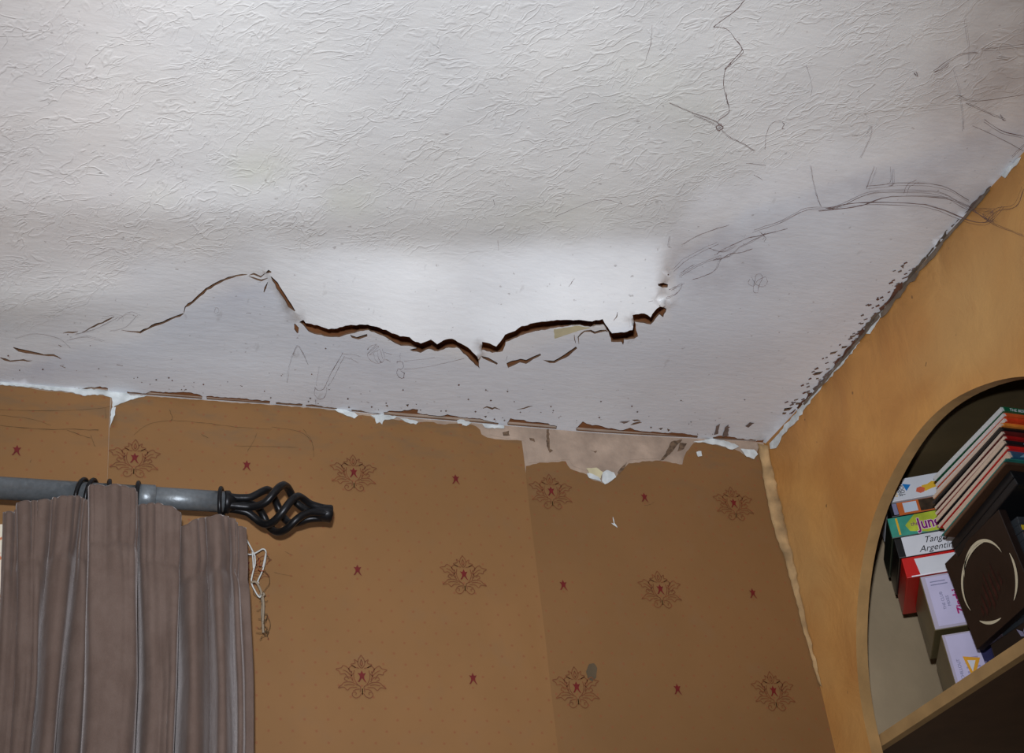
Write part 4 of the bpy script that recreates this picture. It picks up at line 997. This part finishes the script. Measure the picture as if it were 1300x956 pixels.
# 6 lilac clear case
s6 = S_at(1168, 735); h6 = zs[2] - zs[1]
t6 = tape('cassette_case', 'clear plastic case with lilac inlay and magenta lettering Zinghi reading upward', 'cassette case', s6, zs[1] + g0, zs[2] - g0, .115, .10, m_ol, m_cl)
flat(t6, 'inlay', [(.006, .004), (.085, .004), (.085, h6 - .004), (.006, h6 - .004)], -.0005, m_li)
for z_, a, b in ((h6 - .011, .010, .028), (h6 - .015, .010, .030)): flat(t6, 'small_print', [(a, z_), (b, z_), (b, z_ + .0012), (a, z_ + .0012)], -.0008, m_gy)
text(t6, 'Zinghi', (.0405, -.0008, h6 * .22), .0125, m_mg, ROT90, 0, off=.0004)
text(t6, 'THE CLUB', (.0205, -.0008, h6 * .33), .0050, m_gy, ROT90); text(t6, 'MIXES', (.0265, -.0008, h6 * .38), .0050, m_gy, ROT90)
# 7 bottom clear case
s7 = S_at(1197, 815); h7 = zs[1] - zs[0]
t7 = tape('cassette_case', 'clear plastic case with striped inlay and gold triangle, lowest in the stack', 'cassette case', s7, zs[0], zs[1] - .006, .10, .10, m_ol, m_cl)
h7 -= .006
flat(t7, 'inlay', [(.004, .003), (.085, .003), (.085, h7 - .003), (.004, h7 - .003)], -.0005, m_li)
for i in range(7): flat(t7, 'stripe', [(.018, .012 + i * .0055), (.034, .012 + i * .0055), (.034, .0142 + i * .0055), (.018, .0142 + i * .0055)], -.0007, m_lv)
flat(t7, 'gold_triangle', [(.017, h7 * .62), (.036, h7 * .56), (.022, h7 * .24)], -.0010, m_gd); flat(t7, 'white_triangle', [(.021, h7 * .55), (.030, h7 * .53), (.0235, h7 * .37)], -.0013, m_w)
flat(t7, 'dark_label', [(.042, h7 * .16), (.064, h7 * .22), (.064, h7 * .75), (.038, h7 * .7)], -.0008, m_nv)
text(t7, 'CHILLOUT', (.0125, -.0008, h7 * .28), .0052, m_gy, ROT90)
text(t7, 'DISC', (.046, -.0011, h7 * .28), .008, m_lv, ROT90)

# booklets
BA = math.radians(3)
bN = at(1272, 514, 0, 1.052)
tiltY = .10
specs = [  # thickness, band colour, page colour, length, x shift, label
    (.0022, (40, 36, 34), (190, 190, 188), .150, .006, 'thin dark booklet on top of the leaning pile, set back'),
    (.0060, (22, 92, 60), (206, 208, 208), .150, .000, 'booklet with dark green cover lettered white, upper end of the leaning pile'),
    (.0048, (206, 84, 40), (208, 200, 196), .152, .002, 'booklet with orange red cover just under the green one'),
    (.0050, (196, 60, 30), (206, 196, 186), .150, .003, 'booklet with red orange cover, third below the green one'),
    (.0042, (214, 128, 50), (205, 182, 162), .150, -.002, 'booklet with bright orange cover above the black bands'),
    (.0028, (24, 24, 26), (60, 52, 48), .150, -.004, 'thin black covered booklet between orange and dark red ones'),
    (.0040, (92, 30, 28), (205, 186, 168), .148, .000, 'booklet with dark red brown cover in the middle of the pile'),
    (.0040, (150, 24, 24), (210, 188, 168), .148, .003, 'booklet with crimson cover in the middle of the pile'),
    (.0052, (22, 28, 30), (205, 182, 160), .149, .002, 'booklet with black cover and grey mark above the bright red one'),
    (.0044, (200, 34, 30), (208, 186, 166), .150, .005, 'booklet with bright red cover above the blue one'),
    (.0088, (44, 84, 112), (204, 178, 156), .147, .008, 'thick booklet with blue photo cover low in the pile'),
    (.0018, (40, 110, 100), (60, 130, 118), .148, .002, 'thin teal booklet beneath the blue one'),
    (.0040, (70, 48, 34), (96, 66, 44), .146, .001, 'worn brown booklet lowest of the leaning pile'),
]
cosT = math.cos(tiltY)
axX = Vector((math.cos(BA), math.sin(BA), 0)); axY = Vector((-math.sin(BA) * cosT, math.cos(BA) * cosT, -math.sin(tiltY))); axZ = axX.cross(axY)
RB = Matrix((axX, axY, axZ)).transposed()
top = Vector(bN) + axZ * .0022; acc = 0
random.seed(3)
for i, (th, cc, pg, ln, xs_, lb) in enumerate(specs):
    th *= 1.08; acc += th; ln = .138 + .0009 * i - (.010 if i > 9 else 0) - (.010 if i > 11 else 0)
    o = top - axZ * (acc + (.0006 if i == 12 else 0)) + axX * xs_ + axY * (.0026 * i + (.012 if i == 0 else 0))
    e = empty('booklet', o, lb, 'booklet', 'booklets in the leaning pile'); e.rotation_euler = (RB @ Matrix.Rotation(-.0095 * i, 3, 'X') @ Matrix.Rotation(math.radians(random.uniform(-.5, .5)), 3, 'Z')).to_euler()
    ct = .0004; mcv = imat('booklet_cover_%s' % 'abcdefghijklm'[i], cc, .3, noise_amt=.15, scale=90); mpg = imat('booklet_pages_%s' % 'abcdefghijklm'[i], pg, .8, noise_amt=.05, scale=250)
    t_ = th - .0003
    box('pages', (0, .0006, ct), (.11, ln, t_ - ct), mpg, e)
    box('cover', (.001, 0, 0), (.1105, ln, ct), mcv, e); box('cover', (.0005, 0, t_ - ct), (.1105, ln, t_), mcv, e)
    box('spine', (.0035, -.0006, 0), (.1105, .0006, t_), mcv, e)
    if i == 1: text(e, 'THE BEST OF', (.010, -.0009, .0008), .0055, m_w, FS_, .3)
    if i == 8: flat(e, 'grey_mark', [(.026, .0016), (.05, .002), (.05, .0036), (.028, .0036)], -.0009, m_gy)
    if i == 10: flat(e, 'light_streak', [(.012, .001), (.018, .0015), (.026, .006), (.022, .0068)], -.0009, imat('pale_blue_streak', (120, 160, 180), .4)); flat(e, 'orange_mark', [(.030, .004), (.05, .0045), (.05, .006), (.032, .0055)], -.0009, m_or)
pb_ = top - axZ * acc
# black box below the booklets
def obox(name, label, cat, org, size, m, rot, group=None):
    e = empty(name, org, label, cat, group); e.rotation_euler = rot.to_euler()
    return e
e = obox('black_case', 'plain black plastic video case under the leaning booklets', 'video box', pb_ - axZ * .0246 + axX * .010 + axY * .034, None, None, RB @ Matrix.Rotation(-.0095 * 13, 3, 'X'))
box('lower_shell', (0, 0, 0), (.16, .13, .0105), m_bk, e, .0015); box('upper_shell', (.0006, .0006, .0107), (.16, .13, .0222), m_bk, e, .0015)
# square black case with pale oval, leaning upright
c0 = at(1240, 825, 0, 1.055); c1 = at(1303, 767, 0, 1.055); c2 = at(1211, 706, 0, 1.055)
ex = Vector(c1 - c0); ex.z *= .9; ex.normalize(); ez = (Vector(c2 - c0)); ez = (ez - ex * ez.dot(ex)).normalized(); ey = ez.cross(ex); Ro = Matrix((ex, ey, ez)).transposed()
wd = (Vector(at(1279, 631, 0, 1.055)) - Vector(c2)).length; hd = Vector(c2 - c0).length
print('oval case', wd, hd, ey, c0)
m_dk2 = imat('dark_brown_sleeve', (34, 25, 22), .3, noise_amt=.2, scale=30); m_cm = imat('cream_ink', (206, 196, 168), .4); m_dr = imat('dark_red_haze_ink', (48, 18, 16), .4, noise_amt=.6, scale=90)
if ey.x > 0: pass
e = empty('music_case', Vector(c0), 'square black music case with pale oval swooshes, standing in front', 'music case'); e.rotation_euler = Ro.to_euler()
sg = 1 if ey.x > 0 else -1
box('sleeve', (0, min(0, sg * .010), 0), (wd, max(0, sg * .010), hd), m_dk2, e, .0008)
box('worn_edge', (-.0006, min(sg * .002, sg * .004), .001), (.0004, max(sg * .002, sg * .004), hd * .95), m_cr, e)
def swoosh(cx, cz, rx_, rz_, a0, a1, wmax, name='swoosh', rot_=0.):
    V = []; n = 30
    for i in range(n + 1):
        t = i / n; a = math.radians(a0 + (a1 - a0) * t); w_ = wmax * math.sin(math.pi * min(1, max(0, t))) ** .7 + .0002
        for s in (-.5, .5):
            x = (rx_ + s * w_) * math.cos(a); z = (rz_ + s * w_) * math.sin(a)
            V.append((cx + x * math.cos(rot_) - z * math.sin(rot_), -sg * .0005, cz + x * math.sin(rot_) + z * math.cos(rot_)))
    F = [(2 * i, 2 * i + 1, 2 * i + 3, 2 * i + 2) for i in range(n)]
    return meshobj(name, V, F, m_cm, e)
W_, H_ = wd, hd
swoosh(W_ * .50, H_ * .50, W_ * .40, H_ * .37, 68, 200, .0036)
swoosh(W_ * .50, H_ * .54, W_ * .33, H_ * .36, 152, 12, .0036)
swoosh(W_ * .56, H_ * .48, W_ * .36, H_ * .40, 10, -62, .0040)
swoosh(W_ * .50, H_ * .50, W_ * .42, H_ * .42, 222, 268, .0034)
for a_, b0_, b1_ in ((.27, .22, .34), (.33, .2, .44), (.40, .24, .52), (.46, .2, .60), (.53, .25, .56), (.60, .3, .64), (.66, .34, .5)):
    flat(e, 'red_streak', [(W_ * (a_ - .012), H_ * b0_), (W_ * (a_ + .026), H_ * (b0_ + .03)), (W_ * (a_ + .016), H_ * b1_), (W_ * (a_ - .006), H_ * (b1_ - .05))], -sg * .0003, m_dr)
# flat black case with leaf under it
bz = SZ + .0003
e = empty('music_case', (1.060, -.395, bz), 'black case with pale leaf print lying on the shelf edge', 'music case')
box('case', (0, 0, 0), (.14, .125, .036), m_bk, e, .001)
def lf(cy, cz, ang, L, w): return [(-.0004, cy + math.cos(ang) * L * t - math.sin(ang) * w * s, cz + math.sin(ang) * L * t + math.cos(ang) * w * s) for t, s in ((0, 0), (.35, .5), (1, 0), (.35, -.5))]
V = []; F = []
for ang in (2.9, 2.15, 3.7, .9): V += lf(.066, .021, ang, .0155, .006); F.append(tuple(range(len(V) - 4, len(V))))
V = [(-.0004, .125 - (v[1]) if False else v[1] if v[1] > 0 else 0, v[2]) for v in V]
meshobj('leaf_print', V, F, m_gy, e)
# stack of thin disc cases behind the oval case: spines face the camera side
random.seed(9)
cols = [(30, 30, 32, 'black'), (90, 92, 98, 'slate grey'), (58, 30, 30, 'maroon'), (66, 44, 34, 'dark brown'), (28, 36, 60, 'navy'), (36, 84, 70, 'deep green'), (120, 70, 40, 'brown'), (70, 44, 50, 'plum'), (40, 150, 130, 'turquoise'), (204, 30, 26, 'red'), (196, 168, 40, 'mustard yellow'), (52, 54, 58, 'charcoal')]
zc = bz + .0365; hh = .0089
names = ['lowest in the right hand stack'] + ['directly on the %s one' % c[3] for c in cols[:-1]]
for i, (r_, g_, b__, nm) in enumerate(cols):
    z0 = zc + i * (hh + .0004)
    e = empty('disc_case', (1.0682 + random.uniform(-.0006, .0006), -.3685, z0), 'disc case with %s spine behind the oval case, %s' % (nm, names[i]), 'disc case', 'disc cases stacked behind the oval case')
    box('case', (0, .0008, 0), (.14, .084, hh), imat('smoky_plastic_%d' % i, (52, 56, 60), .2), e, .0006)
    box('spine_insert', (.0016, 0, .0014), (.136, .001, hh - .0016), imat('spine_insert_%d' % i, (r_, g_, b__), .35), e)
